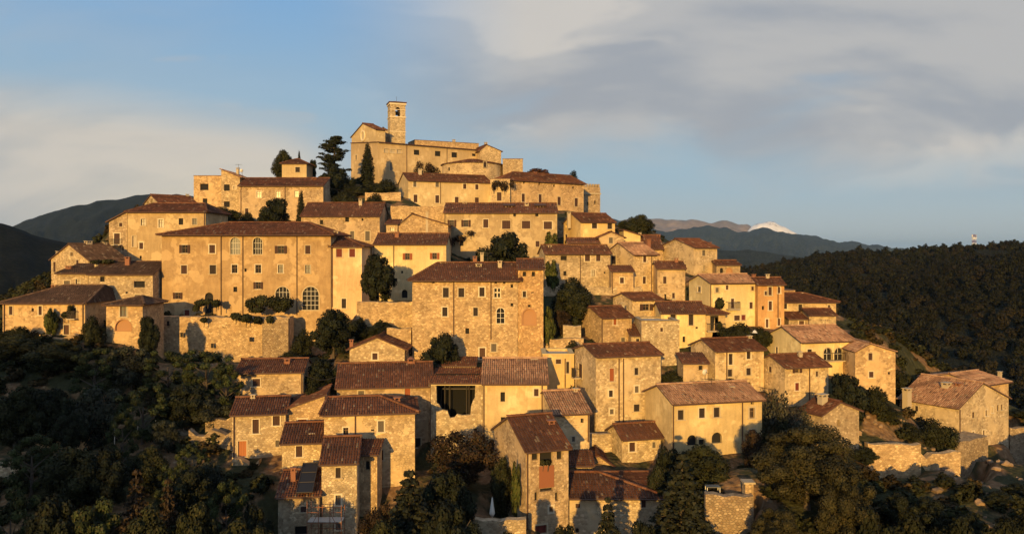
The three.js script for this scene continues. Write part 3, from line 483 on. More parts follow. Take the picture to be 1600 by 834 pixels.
  { label: 'wide stone house with a hip ended roof at the eastern tip of the upper row', w: 'mx', x: [1218, 1307], e: 472, b: 511, top: 459, roof: 'hip', hl: 0.2, hr: 3.2, d: 112, D: 8, win: [[1222, 478, 6, 9, 'k'], [1251, 480, 6, 9, 'k'], [1296, 481, 3, 9, 's'], [1230, 505, 4, 10, 'D']], ch: [[1255, 457, 5, 4, 0.5]] },
  { label: 'lean-to with a slanting roof and dark door in front of the hip ended house', n: 'lean_to', w: 'st', x: [1233, 1265], e: 498, b: 515, top: 490, roof: 'shed', d: 108.5, D: 3, win: [[1253, 506, 8, 10, 'D']] },
  { label: 'tiny cottage with a low roof at the corner of the hip ended house', n: 'plastered_house', w: 'ml', x: [1265, 1306], e: 492, b: 512, top: 483.5, roof: 'side', d: 108, D: 4, win: [] },
  { label: 'little stone and tile house top behind the brown-orange house', w: 'st', x: [1226, 1243], e: 456, b: 468, roof: 'flat', d: 117, D: 5, par: 0.2 },
  { label: 'stone house with a loggia of two openings and a parapet above the big blank wall', n: 'plastered_house', w: 'py', x: [1033, 1103], e: 488.5, b: 545, top: 473, d: 103, win: [[1052, 495, 8, 8, 'k'], [1080, 499.6, 7, 17, 'k'], [1069, 530, 4, 9, 'd'], [1089, 512, 3, 3, 'h']], ext: 7 },
  { label: 'small house with a dark planted balcony under brown tiles', n: 'plastered_house', w: 'pl', x: [1103.5, 1134], e: 490.5, b: 530, top: 477, d: 103.4, D: 8, win: [[1112, 505, 13, 24, 'd'], [1125, 506, 10, 20, 'd']], bal: [[1118, 517, 28]], roof: 'hip', hl: 0.1, hr: 3 },
  { label: 'square stone block with one small window and a broad flat top', n: 'stone_house', w: 'sl', x: [1002.6, 1062], e: 503, b: 590, roof: 'flat', d: 98, D: 6, par: 0.1, cop: WM.sl, win: [[1034, 515, 4, 6, 's']] },
  { label: 'stone house with a side gable and an orange shutter under a wide roof', w: 'st', x: [906, 940, 987.5], e: 496, b: 541, top: 480.5, d: 100, yaw: 20, win: [[961, 503, 5, 9, 'y'], [973.7, 532, 6, 9, 'q']], pipe: [[940.5, 498, 538]] },
  { label: 'house with one brown shuttered window and a roof split over two fronts', w: 'ml', x: [958, 988, 1034], e: 468.5, b: 508, top: 459, d: 107, yaw: 20, win: [[1010, 480, 10, 10, 'o'], [974, 493, 3, 5, 'h']], ch: [[1029, 459, 4, 5, 0.4]] },
  { label: 'low house with a small deep red roof wedged beside the square stone block', w: 'st', x: [986, 1006], e: 524, b: 546, top: 509, roof: 'shed', d: 99, D: 4.5, win: [[1001, 533.5, 5, 9, 'k']] },
  { label: 'house with two glazed balcony doors above the dark round tree', n: 'plastered_house', w: 'py', x: [1197, 1252, 1335], e: 534, b: 585, top: 511, d: 95, yaw: 15, rc: 1, win: [[1294, 553, 13, 19, 'a'], [1311, 553, 13, 19, 'a'], [1265.6, 550, 7, 9, 'k'], [1214, 547, 4, 10, 'q']], bal: [[1305, 563, 36]], pipe: [[1333, 536, 580]], ch: [[1237, 515, 6, 8, 0.4], [1258, 526, 6, 8, 0.3], [1278, 511, 7, 5, 0.5]] },
  { label: 'tall cream gable house with a ragged corner at the eastern edge', w: 'ml', x: [1337, 1400], e: 550, b: 628, top: 537.6, roof: 'front', rx: 0.36, d: 93, D: 11, rc: 1, win: [[1360.6, 557, 6, 11, 's'], [1362, 585, 7, 9, 's'], [1384, 615, 4, 8, 'A'], [1390, 583, 2, 4, 'h']], oe: 0.15 },
  { label: 'two storey house with an arched top shutter in front of the balcony doors', n: 'plastered_house', w: 'ml', x: [1185, 1227, 1295], e: 573.5, b: 634, top: 556, d: 86, yaw: 15, win: [[1246, 579, 7, 7, 'o'], [1246, 604, 6, 12, 'S'], [1277, 584, 3, 8, 's'], [1204, 577, 5, 9, 's']], pipe: [[1265, 575, 628]] },
  { label: 'stone cottage with a stout chimney and a single slit window among the trees', w: 'sl', x: [1252, 1287, 1343], e: 648, b: 700, top: 632, d: 78, yaw: 24, roof: 'front', rx: 0.45, win: [[1311, 661, 4, 10, 'd']], ch: [[1286, 615, 12, 18, 0.5]] },
  { label: 'large lone house on the eastern spur with a high buttressed wall', w: 'ml', x: [1406.5, 1499, 1577], e: 637, b: 702, top: 605, d: 92, yaw: 32, roof: 'front', rx: 0.45, rc: 1, win: [[1416, 631, 4, 6, 'k'], [1433, 638, 5, 8, 'k'], [1521.7, 648, 4, 9, 's'], [1542, 645, 3, 9, 's'], [1560, 637, 3, 9, 's'], [1566, 636, 3, 9, 's'], [1551, 640, 2.5, 9, 'b'], [1521.7, 678, 3, 8, 's'], [1538, 676, 3, 8, 's']], ch: [[1418, 606, 11, 15, 0.75], [1480, 597, 12, 8, 0.45], [1499, 598, 9, 8, 0.3]], pipe: [[1500, 640, 698]] },
  { label: 'taller rear wing with a brown roof joined behind the lone house on the spur', w: 'ml', x: [1535, 1577], e: 602, b: 705, top: 587, d: 99, yaw: 30, roof: 'side', D: 8, rc: 1, win: [[1560.5, 637, 3, 9, 's'], [1567, 636, 3, 9, 's']] },
  { label: 'two storey house with three pairs of windows and a small lean-to', n: 'plastered_house', w: 'ml', x: [1080, 1118, 1194], e: 548, b: 606, top: 531, d: 88, yaw: 15, win: [[1142, 561, 6, 17, 'k'], [1170, 555, 6, 11, 'k'], [1141, 582.5, 7, 11, 'k'], [1170, 580.5, 7, 11, 'k'], [1171, 602, 8, 10, 'A']], pipe: [[1135.5, 549, 604]] },
  { label: 'small red roofed lean-to at the gable of the house with three pairs of windows', n: 'lean_to', w: 'ml', x: [1068, 1106], e: 567, b: 592, top: 559, roof: 'shed', d: 86.5, D: 3, win: [[1099, 574.5, 6, 7, 'd']] },
  // heart of the lower village
  { label: 'huge stone palazzo with drainpipes and a pointed walled-up window', n: 'palazzo', cat: 'palazzo', w: 'so', x: [644, 809], e: 437, b: 561, top: 412, roof: 'hip', hl: 2.6, hr: 0.1, d: 95, D: 10, oe: 0.5, win: [[696.5, 457, 9, 15, 'k'], [720.7, 457, 9, 14, 'k'], [753, 456, 8, 14, 'k'], [777, 457.7, 10, 15, 'c'], [695, 487, 8, 14, 'k'], [743, 487, 7, 13, 'k'], [730, 517, 6, 9, 'd'], [771.5, 543, 8, 12, 'q'], [753.6, 552, 9, 17, 'D'], [782, 493, 12, 24, 'a'], [677, 440, 4, 4, 'h'], [774.5, 441, 3, 4, 'h'], [788, 441, 3, 4, 'h'], [802, 447, 2, 5, 'h'], [802, 476, 2, 5, 'h']], pipe: [[708.7, 440, 525], [767, 440, 530]], dorm: [[723, 427, 17, 6]], ch: [[742, 400, 6, 12, 0.6, 2], [753, 394, 5, 18, 0.6], [748, 412, 9, 9, 0.4], [781, 407, 6, 11, 0.35]] },
  { label: 'square stone wing with an arched recess at the eastern end of the huge palazzo', w: 'so', x: [809.6, 849], e: 420, b: 559, top: 406.5, d: 95.2, D: 8, win: [[819.5, 428, 5, 7, 'd'], [833.4, 428, 5, 7, 'd'], [819, 459.6, 5, 9, 'k'], [821, 495, 20, 24, 'B'], [827, 478, 2, 4, 'h'], [832, 457, 2, 2, 'h']], ch: [] },
  { label: 'small stone gable with one dark window in front of the huge palazzo', w: 'st', x: [546, 632], e: 546, b: 578, top: 528, roof: 'front', d: 91.5, D: 7, win: [[585.6, 556.6, 8, 10, 's']], ch: [[549, 530, 5, 14, 0.2, 2]] },
  { label: 'yellow-plastered small house with a brick chimney above the pair of shaded gardens', n: 'plastered_house', w: 'ml', x: [369, 473], yaw: 6, e: 582, b: 626, top: 563, d: 85, D: 6, win: [[400, 597.5, 12, 12, 's']], ch: [[448.5, 560, 8, 17, 0.3, 2]], pipe: [[471, 583, 624]] },
  { label: 'stone house with an orange door and a long brown roof', w: 'st', x: [362, 446], yaw: 10, e: 647.5, b: 718, top: 623, d: 76, D: 6.5, win: [[399, 666, 10, 22, 's'], [432.6, 657, 11, 15, 's'], [377.6, 701, 13, 24, 'DO'], [433, 692.6, 6, 10, 'q']], pipe: [[365, 650, 716]] },
  { label: 'stone house with one sloping skyline and an orange shutter, between two brown roofs', w: 'st', x: [446, 507], yaw: 8, e: 640, b: 690, top: 620, roof: 'shedL', d: 77.5, D: 6, win: [[472, 659, 13, 8, 'y']], oe: 0.2 },
  { label: 'small pale stone house with one brown shutter above the glass canopy', w: 'sl', x: [440, 502], yaw: 8, e: 691.6, b: 748, top: 663, d: 72, D: 6.5, win: [[467, 705, 10, 17, 's']], ch: [[487, 676, 4, 6, 0.2]] },
  { label: 'low front house under a broad dark glass canopy', w: 'sl', x: [434, 499], yaw: 8, e: 775.5, b: 850, top: 737, roof: 'side', d: 66, D: 4.6, zr: 0.92, win: [[473.6, 795.6, 9, 9, 's'], [470, 829, 20, 14, 'd']], extra: (g, f, tf) => { const [x0] = tf(464, 780), [x1] = tf(489, 780), t = f.rise / f.zr; const s = [V(x0, f.H + 0.55 - 0.6 * t, 0.6), V(x1, f.H + 0.55 - 0.6 * t, 0.6), V(x1, f.H + f.rise + 0.7, -f.zr), V(x0, f.H + f.rise + 0.7, -f.zr)]; const c = mesh('glass_canopy', slabGeo(s, 0.08), M.blackPanel, g); const gs = []; for (let i = 0; i <= 3; i++) gs.push(bar(s[0].clone().lerp(s[3], i / 3), s[1].clone().lerp(s[2], i / 3), 0.05)); gs.push(bar(s[0], s[3], 0.05), bar(s[1], s[2], 0.05)); mesh('rail', merge(gs), M.iron, c); } },
  { label: 'slender stone tower house behind the scaffolding', n: 'tower_house', w: 'sl', x: [502, 557.5], yaw: 7, e: 723, b: 850, top: 685, d: 67, D: 7, win: [[528, 738.5, 8, 16, 'k'], [528, 781.5, 8, 16, 'g'], [528, 820, 8, 16, 'q']] },
  { label: 'narrow buttress-like house with a short roof beside the slender tower house', w: 'sl', x: [561, 589], e: 709, b: 795, top: 690, d: 70.5, D: 2.6, roof: 'shed', win: [[567, 727, 11, 14, 'A']] },
  { label: 'tall square house with a white stone window surround and a rounded roof corner', w: 'mx', x: [506, 648], yaw: 9, e: 647.5, b: 790, top: 623, roof: 'hip', hl: 0.1, hr: 3.2, d: 73, D: 6.2, win: [[540, 674, 8, 12, 'w'], [595, 666, 9, 17, 'q'], [582, 672, 3, 3, 'h'], [594, 711, 9, 16, 'k']], pipe: [[554.7, 650, 690]], ch: [[620, 620, 9, 17, 0.35]] },
  { label: 'long house with a red shutter in the shadow of the tall square house', w: 'mx', n: 'plastered_house', x: [526, 675.6], yaw: 8, e: 605, b: 722, top: 570, d: 81, D: 8.2, win: [[564, 615, 9, 9, 'q'], [636.5, 613, 9, 12, 'y'], [652, 691.6, 10, 15, 'k']], pipe: [[673, 607, 712]], ch: [[642, 560, 11, 13, 0.5, 1], [532, 596, 6, 12, 0.15], [656, 588, 8, 10, 0.2, 2]] },
  { label: 'half collapsed house with a ragged black hole in its front wall', w: 'sl', n: 'ruined_house', x: [673, 754], e: 598.5, b: 745, top: 583, roof: 'shed', minPitch: 0.07, d: 81.2, D: 6.5, rc: 0, win: [[743, 676, 5, 14, 'd']],
    hole: [[681.5, 601], [742.5, 601], [742, 621], [739, 626], [736, 634], [735, 648], [722, 649], [714, 647], [710, 652], [703, 653], [699, 642], [690, 640], [686, 632], [682, 629]],
    extra: (g, f, tf) => { for (const px of [686, 692, 700, 727, 731]) { const [x, y] = tf(px, 598); mesh('prop_pole', bar(V(x, y, -2.2), V(x, y - 4, -2.2), 0.07), M.iron, g); } const [x0, y0] = tf(680, 632), [x1] = tf(742, 632); mesh('prop_beam', box(x1 - x0, 0.12, 0.12, (x0 + x1) / 2, y0 + 1.2, -2.35), M.iron, g); const [xa] = tf(676, 600), [xb] = tf(747, 600); mesh('shade_sheet', box(xb - xa, 6.5, 0.06, (xa + xb) / 2, y0 - 0.6, -3.1), new THREE.MeshStandardMaterial({ color: col(0.004, 0.004, 0.004), roughness: 1 }), g); } },  // near-black sheet behind the hole stands in for the shade of the room
  { label: 'blank upper wall with a thin tiled top rising behind the half collapsed house', w: 'pl', x: [668, 742], e: 571, b: 640, top: 567.5, roof: 'shed', d: 89.5, D: 3, minPitch: 0.15 },
  { label: 'cream house with a wide tan roof next to the half collapsed house', n: 'plastered_house', w: 'pl', x: [754.5, 855], e: 598, b: 716, top: 561.5, d: 80.5, D: 9, rc: 1, win: [[785.5, 620, 7, 15, 'd'], [838, 613, 7, 11, 's'], [786, 655, 7, 7, 'd'], [766, 698, 13, 22, 'A']], pipe: [[756, 600, 715], [847, 600, 650]], ch: [[835, 560, 10, 11, 0.5]] },
  { label: 'stone tower house with an open top loggia and a red-brown blind', n: 'tower_house', w: 'mx', x: [772, 821.5, 888.4], e: 703, b: 850, top: 653, d: 66, yaw: 20, win: [[830, 712.6, 10, 14, 'd'], [853.5, 716, 20, 22, 'd'], [875.7, 710.5, 9, 14, 'd'], [854, 765, 20, 5, 'd'], [861, 795.5, 6, 9, 'w'], [845, 827, 18, 13, 'DR'], [838, 776, 2, 14, 'h'], [870, 776, 2, 14, 'h']], pipe: [[823.5, 706, 834]], ch: [[861, 656, 10, 14, 0.35, 2]],
    extra: (g, f, tf) => { const [x, y, dp] = tf(854, 744.5); const b = mesh('window_blind', box(25 / F * dp, 34 / F * dp, 0.05, x, y, 0.03), M.curtainRed, g); } },
  { label: 'low house with a wide hip ended red roof in front of the dark conifer', w: 'ml', n: 'plastered_house', x: [889, 1038], e: 776, b: 850, top: 740, roof: 'hip', hl: 0.1, hr: 5.2, d: 68, D: 7.2, win: [[903, 790, 7, 7, 's'], [1006, 786, 7, 14, 's'], [895, 829, 6, 8, 'A']] },
  { label: 'small round topped stone gable above the wide red roof', w: 'sl', x: [893, 954], e: 726, b: 750, top: 713, roof: 'front', rx: 0.7, d: 76, D: 6.5, win: [] },
  { label: 'small square house with a brown shutter and little side gable', w: 'sl', x: [950, 972, 1033], e: 684.6, b: 740, top: 665, d: 77, yaw: 15, win: [[988, 698, 9, 14, 's'], [1022, 695, 5, 9, 'q'], [984, 731, 6, 6, 'd']] },
  { label: 'big yellow house with dark green shutters and arched ground floor doors', n: 'plastered_house', w: 'py', x: [1008, 1051, 1191], e: 630, b: 712, top: 603, d: 76, yaw: 14, rc: 1, win: [[1063.7, 648, 9, 15, 'k'], [1097, 645, 9, 15, 'k'], [1120, 644, 9, 15, 'k'], [1081.7, 688, 15, 17, 'A'], [1097, 691, 9, 9, 'd'], [1120.6, 684, 16, 17, 'A'], [1175.4, 645, 8, 16, 'w'], [1176, 627, 5, 6, 'd'], [1176, 675, 10, 8, 's']], pipe: [[1052, 633, 708], [1160, 627, 706]], ch: [[1144, 603, 5, 14, 0.35], [1085, 599, 5, 8, 0.5]] },
  { label: 'tall cream house with a split tan and rust roof and an orange shutter', n: 'plastered_house', w: 'ml', x: [898, 931, 1033], e: 557, b: 690, top: 540, d: 82, yaw: 15, rc: 0, win: [[956, 585.5, 7, 20, 'y'], [954.6, 614.7, 6, 10, 'k'], [994.5, 580, 6, 11, 'k'], [995, 608, 6, 10, 'q'], [995, 637, 9, 11, 'k'], [956, 643, 6, 8, 'q'], [907, 579, 6, 22, 's']], bal: [[906, 590, 12]], pipe: [[967, 560, 676], [974, 560, 662]], ch: [[1010, 545, 8, 11, 0.4], [1024, 553, 8, 8, 0.3]] },
  { label: 'low white flat roofed house with a small brown window', n: 'plastered_house', w: 'py', x: [848, 897], e: 556, b: 612, roof: 'flat', d: 88, D: 5, par: 0.15, cop: WM.py, win: [[872.6, 564.7, 8, 7, 's'], [893, 574, 3.5, 18, 'k']], pipe: [[883, 560, 605]] },
  { label: 'house with a steep tan roof and one dark window, squeezed beside the tall cream house', w: 'ml', x: [866, 921], e: 646, b: 700, top: 613, d: 76, yaw: 12, rc: 1, win: [[913, 657, 5, 7, 'd'], [896, 686, 4, 8, 'q']], pipe: [[919, 648, 690]] },
  { label: 'little lean-to with a dark red roof tucked under the loggia tower', n: 'lean_to', w: 'sl', x: [889, 926], e: 726, b: 755, top: 706, roof: 'shed', d: 73.2, D: 2.4 },
];

// ---------------------------------------------------------------- retaining and garden walls: [label, x0, x1, top row, base row, d, yaw, material, thickness]
const WALLS = [
  ['massive stone retaining wall with slit openings below the very long palazzo', 244, 452, 494, 562, 106.5, 0, 'so', 2],
  ['high rubble terrace wall above the small stone gable', 557, 645, 471, 532, 101, 0, 'so', 1.2],
  ['plain round shouldered terrace wall under the long yellowish house', 610, 694, 321, 352, 143, 0, 'so', 1],
  ['sloping stone ramp wall against the end of the huge palazzo', 604, 642, 512, 562, 96, 0, 'so', 0.8],
  ['stone garden wall of the lone house on the spur, below the vegetable terrace', 1357, 1440, 693, 742, 80, 0, 'so', 0.8],
  ['broken stone wall between the garden wall and the lone house', 1440, 1502, 706, 730, 82, 10, 'so', 0.8],
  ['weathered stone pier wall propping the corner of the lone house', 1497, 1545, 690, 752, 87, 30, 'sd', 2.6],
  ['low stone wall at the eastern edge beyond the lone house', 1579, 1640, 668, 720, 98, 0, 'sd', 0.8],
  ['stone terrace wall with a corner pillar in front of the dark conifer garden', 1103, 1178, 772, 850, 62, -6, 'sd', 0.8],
  ['square stone pillar at the end of the conifer garden wall', 1165, 1178, 755, 775, 62.5, 0, 'so', 0.8],
  ['stone terrace wall below the closed parasol', 742, 822, 811, 850, 63.5, 0, 'st', 0.7],
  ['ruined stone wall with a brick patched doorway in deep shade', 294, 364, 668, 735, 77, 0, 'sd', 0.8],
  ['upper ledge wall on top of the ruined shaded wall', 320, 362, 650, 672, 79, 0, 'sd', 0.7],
  ['low sunlit garden wall with a row of white stones among the dark western trees', 52, 156, 671, 698, 80, 0, 'so', 0.6],
  ['short pale wall at the western edge of the picture', -30, 22, 722, 754, 71, 0, 'sl', 0.6],
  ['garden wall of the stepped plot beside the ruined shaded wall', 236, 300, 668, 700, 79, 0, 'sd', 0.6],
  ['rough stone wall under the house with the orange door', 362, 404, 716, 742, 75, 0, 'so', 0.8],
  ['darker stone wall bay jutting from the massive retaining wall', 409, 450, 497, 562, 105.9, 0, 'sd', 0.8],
  ['blank stone wall between the stepped square block and the climbing shrubs', 845, 912, 528, 566, 97, 0, 'so', 0.8],
  ['stone terrace wall below the climbing shrubs', 880, 908, 508, 545, 99.5, 0, 'st', 0.8],
  ['low lane wall in front of the tall cream house', 905, 960, 676, 700, 79.5, 0, 'st', 0.6],
  ['stone terrace wall under the yellow and stone house', 812, 1003, 448, 472, 116, 4, 'st', 0.8],
  ['low wall of the walled terrace beneath the hedge by the church', 570, 626, 300, 322, 160, 0, 'so', 0.7],
  ['rough sunlit bank wall under the long low western house', 60, 166, 521, 536, 100, 0, 'so', 0.8],
];
const frames = HOUSES.map(frameOf);

// ---------------------------------------------------------------- the hill: a long slope up to a flat brow, fitted to the feet of houses and walls
const piece = (pts, x) => { if (x <= pts[0][0]) return pts[0][1]; for (let i = 1; i < pts.length; i++) if (x <= pts[i][0]) return lerp(pts[i - 1][1], pts[i][1], (x - pts[i - 1][0]) / (pts[i][0] - pts[i - 1][0])); return pts[pts.length - 1][1]; };
function baseRel(x, d) {
  let y = d < 62 ? -23 + (d - 62) * 0.28 : d < 192 ? -23 + (d - 62) * 0.3125 : 17.6 - Math.max(0, d - 203) * 0.9;
  const xr = piece([[60, 66], [95, 60], [112, 47], [130, 38], [140, 24], [150, 19], [165, 16], [186, 15], [195, 8], [205, 0], [240, -10]], d);
  const xl = piece([[60, -90], [100, -74], [130, -70], [150, -68], [165, -62], [185, -48], [210, -40]], d);
  if (x > xr) y -= 0.62 * (x - xr); if (x < xl) y -= 0.5 * (xl - x);
  return y;
}
const ctrl = [];
const carve = (x, d, y) => { for (const q of [3.5, 6.5, 10]) { const d2 = d - q, y2 = y * d2 / d - 0.3, x2 = x * d2 / d; if (baseRel(x2, d2) > y2) addCtrl(x2, d2, y2); } };   // keep the ground from rising before a wall's foot
const addCtrl = (x, d, y) => ctrl.push([x, d, y - baseRel(x, d)]);
HOUSES.forEach((h, i) => {
  const f = frames[i], y = f.C.y - CY;
  const P = (s, v) => [f.C.x + f.ca * s - f.sa * v, f.d + f.sa * s + f.ca * v];
  const n = Math.max(1, Math.round(f.W / 2)), m = Math.max(1, Math.round(f.D / 4));
  for (let i = 0; i <= n; i++) { const fd = h.foot && i / n > h.foot[0] ? h.foot[1] : 0; addCtrl(...P(f.W * i / n, -1), y - 0.3 - fd); if (f.d > 74) carve(...P(f.W * i / n, -0.5), y - fd); if (fd) addCtrl(...P(f.W * i / n, -4), y - 0.3 - fd); addCtrl(...P(f.W * i / n, f.D * 0.5), y + 0.2 - fd); }
  if (h.x.length === 3) for (let i = 1; i <= m; i++) addCtrl(...P(-1, f.D * i / m), y + 0.05 * f.D * i / m);
});
for (const [, x0, x1, t, b, d, yaw] of WALLS) {
  const a = at(x0, b, d), a2 = at(x1, b, d), y = a.y - CY, top = at(x0, t, d).y - CY, n = Math.max(1, Math.round((a2.x - a.x) / 1.5));
  for (let i = 0; i <= n; i++) { const x = lerp(a.x, a2.x, i / n), dd = d + Math.tan(yaw * rad) * (x - a.x); addCtrl(x, dd - 1.2, y + 0.4); addCtrl(x, dd + 2.2, top - 0.5); carve(x, dd, y); }
}
// walls whose whole face shows: the ground in front stays below the line of sight to their foot
const feet = WALLS.filter(w => /massive|garden wall of the lone|propping|broken|conifer garden|parasol|darker|edge beyond|row of white|pale wall/.test(w[0])).map(([, x0, x1, , b, d]) => [(x0 - 2 - 800) / F * d, (x1 + 2 - 800) / F * d, d, at(0, b, d).y - CY]).concat([[(1505 - 800) / F * 93, (1590 - 800) / F * 93, 93, at(0, 716, 93).y - CY]]);
const cell = 12, grid = new Map();
for (const c of ctrl) { const k = Math.floor(c[0] / cell) + ',' + Math.floor(c[1] / cell); if (!grid.has(k)) grid.set(k, []); grid.get(k).push(c); }
function landRel(x, d) {
  let y = baseRel(x, d), sw = 0.01, s = 0; const gx = Math.floor(x / cell), gd = Math.floor(d / cell);
  for (let i = -1; i <= 1; i++) for (let j = -1; j <= 1; j++) { const L = grid.get((gx + i) + ',' + (gd + j)); if (L) for (const c of L) { const q = (x - c[0]) ** 2 + (d - c[1]) ** 2, w = Math.exp(-q / 26) / (q + 1.6); s += w * c[2]; sw += w; } }
  y += s / sw * 1.0;
  for (const [a, b, dw, yw] of feet) if (d < dw + 0.9 && d > dw - 14 && x / d > a / dw && x / d < b / dw) y = Math.min(y, yw * d / dw - 0.35);
  return Math.max(-61, y + 0.35 * (fbm(x * 0.16 + 50, d * 0.16, 4) - 0.5));
}
const land = (x, d) => CY + landRel(x, d);
function sheet(x0, x1, nx, d0, d1, nd, hfn, tile = 10) {
  const g = new THREE.BufferGeometry(), pos = [], uv = [], idx = [];
  for (let j = 0; j <= nd; j++) for (let i = 0; i <= nx; i++) { const x = lerp(x0, x1, i / nx), d = lerp(d0, d1, j / nd); pos.push(x, hfn(x, d), -d); uv.push(x / tile, d / tile); }
  for (let j = 0; j < nd; j++) for (let i = 0; i < nx; i++) { const a = j * (nx + 1) + i, b = a + 1, c = a + nx + 1, e = c + 1; idx.push(a, b, e, a, e, c); }
  g.setAttribute('position', new THREE.Float32BufferAttribute(pos, 3)); g.setAttribute('uv', new THREE.Float32BufferAttribute(uv, 2)); g.setIndex(idx); g.computeVertexNormals(); return g;
}
const T_EARTH = tex(512, (u, v) => { const b = fbm(u * 4, v * 4, 6, 4), f = fbm(u * 32, v * 32, 4, 32); let c = mix3([0.045, 0.045, 0.022], [0.19, 0.112, 0.058], sstep(0.42, 0.6, b)); c = mix3(c, [0.23, 0.17, 0.10], 0.7 * sstep(0.56, 0.7, f) * sstep(0.5, 0.65, b)); const k = 0.7 + 0.6 * f; return c.map(x => x * k); }, true);
const B_EARTH = tex(512, (u, v) => { const h = fbm(u * 24, v * 24, 5, 24); return [h, h, h]; }, false);
const T_WOOD = tex(512, (u, v) => { const f = fbm(u * 48, v * 48, 4, 48), b = fbm(u * 5, v * 5, 5, 5); return mix3([0.016, 0.019, 0.013], [0.046, 0.047, 0.03], sstep(0.35, 0.75, f)).map(x => x * (0.6 + 0.8 * b)); }, true);
const B_WOOD = tex(512, (u, v) => { const h = fbm(u * 48, v * 48, 4, 48); return [h, h, h]; }, false);
const T_ROCK = tex(512, (u, v) => { const f = fbm(u * 10, v * 10, 6, 10); return mix3([0.12, 0.085, 0.06], [0.3, 0.22, 0.17], f); }, true);
const earthMat = new THREE.MeshPhysicalMaterial({ specularIntensity: 0.15, map: T_EARTH, bumpMap: B_EARTH, bumpScale: 0.25, roughness: 1 });
const woodMat = new THREE.MeshPhysicalMaterial({ specularIntensity: 0.15, map: T_WOOD, bumpMap: B_WOOD, bumpScale: 3, roughness: 1 });
structure('hillside', sheet(-170, 180, 330, 22, 340, 300, land, 10), earthMat);

// valley floor out to the horizon
{ const g = new THREE.CircleGeometry(40000, 96); g.rotateX(-Math.PI / 2); g.translate(0, CY - 62, 0); const uv = g.attributes.uv; for (let i = 0; i < uv.count; i++) uv.setXY(i, uv.getX(i) * 200, uv.getY(i) * 200); structure('ground', g, woodMat); }

// far ridges: [photo column, row of the skyline] at distance d, sloping down toward the viewer and away
function ridge(name, pts, d, L, rough, mat, step = 4, tile = 300, seedv = 0) {
  const x0 = pts[0][0], x1 = pts[pts.length - 1][0], nx = Math.ceil((x1 - x0) / step), nr = 40, pos = [], uv = [], idx = [];
  for (let j = 0; j <= nr; j++) for (let i = 0; i <= nx; i++) {
    const px = lerp(x0, x1, i / nx), t = j / nr * 1.6 - 1, r = d + t * L, k = (px - 800) / F, x = k * r;
    const jag = 2.4 * (fbm(px * 0.05 + seedv * 3, seedv, 5) - 0.5) * Math.min(1, d / 4000);
    const top = (HZ - piece(pts, px) + jag) / F * d + 62, s = t < 0 ? 1 + t : 1 - t * 0.9;
    const shape = Math.pow(Math.max(0, s), 1.25);
    let n = (fbm(x / (L * 0.13) + seedv, r / (L * 0.3) + seedv, 6) - 0.5) * 2; n = -Math.abs(n) * (1 - Math.max(0, 1 - Math.abs(t) * 3) * 0.8);
    pos.push(x, CY - 62 + Math.max(0, top * shape + n * rough * Math.min(1, s * 2)), -r); uv.push(x / tile, r / tile);
  }
  for (let j = 0; j < nr; j++) for (let i = 0; i < nx; i++) { const a = j * (nx + 1) + i, b = a + 1, c = a + nx + 1, e = c + 1; idx.push(a, b, e, a, e, c); }
  const g = new THREE.BufferGeometry(); g.setAttribute('position', new THREE.Float32BufferAttribute(pos, 3)); g.setAttribute('uv', new THREE.Float32BufferAttribute(uv, 2)); g.setIndex(idx); g.computeVertexNormals();
  return structure(name, g, mat);
}
const rockMat = new THREE.MeshStandardMaterial({ map: T_ROCK, roughness: 1 });
const snowMat = new THREE.MeshStandardMaterial({ map: tex(256, (u, v) => mix3([0.8, 0.78, 0.75], [0.3, 0.26, 0.24], 0.8 * sstep(0.56, 0.68, fbm(u * 12, v * 12, 5, 12))), true), roughness: 0.8 });
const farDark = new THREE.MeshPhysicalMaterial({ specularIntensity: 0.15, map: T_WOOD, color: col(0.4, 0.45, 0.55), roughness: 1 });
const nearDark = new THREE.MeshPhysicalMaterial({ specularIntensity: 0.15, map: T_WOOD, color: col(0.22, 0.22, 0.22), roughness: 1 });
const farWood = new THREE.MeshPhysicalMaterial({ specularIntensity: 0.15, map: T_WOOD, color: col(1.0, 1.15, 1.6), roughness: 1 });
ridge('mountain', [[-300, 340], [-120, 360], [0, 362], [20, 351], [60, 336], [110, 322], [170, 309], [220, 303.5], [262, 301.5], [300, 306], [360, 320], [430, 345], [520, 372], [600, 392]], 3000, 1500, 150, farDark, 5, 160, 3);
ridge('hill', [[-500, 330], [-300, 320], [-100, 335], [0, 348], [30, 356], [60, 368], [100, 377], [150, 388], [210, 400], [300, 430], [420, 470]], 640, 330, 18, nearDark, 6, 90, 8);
ridge('mountain', [[820, 360], [900, 350], [960, 343], [1010, 340], [1050, 337], [1085, 338], [1110, 343], [1135, 340], [1150, 342], [1180, 354], [1220, 366], [1300, 384], [1380, 395]], 10500, 3600, 520, rockMat, 4, 900, 12);
ridge('snow_mountain', [[1160, 370], [1176, 352], [1186, 347], [1200, 345.5], [1212, 346], [1226, 353], [1240, 361], [1262, 374], [1290, 388]], 9200, 1300, 160, snowMat, 3, 900, 22);
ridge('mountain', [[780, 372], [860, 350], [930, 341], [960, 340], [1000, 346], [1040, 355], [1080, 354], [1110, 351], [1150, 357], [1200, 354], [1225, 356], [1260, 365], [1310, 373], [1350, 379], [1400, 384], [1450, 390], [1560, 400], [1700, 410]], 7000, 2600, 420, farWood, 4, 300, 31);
ridge('hill', [[900, 400], [1000, 388], [1080, 386], [1130, 390], [1170, 390], [1230, 398], [1300, 404], [1380, 410], [1500, 425]], 1900, 800, 60, farWood, 5, 110, 44);

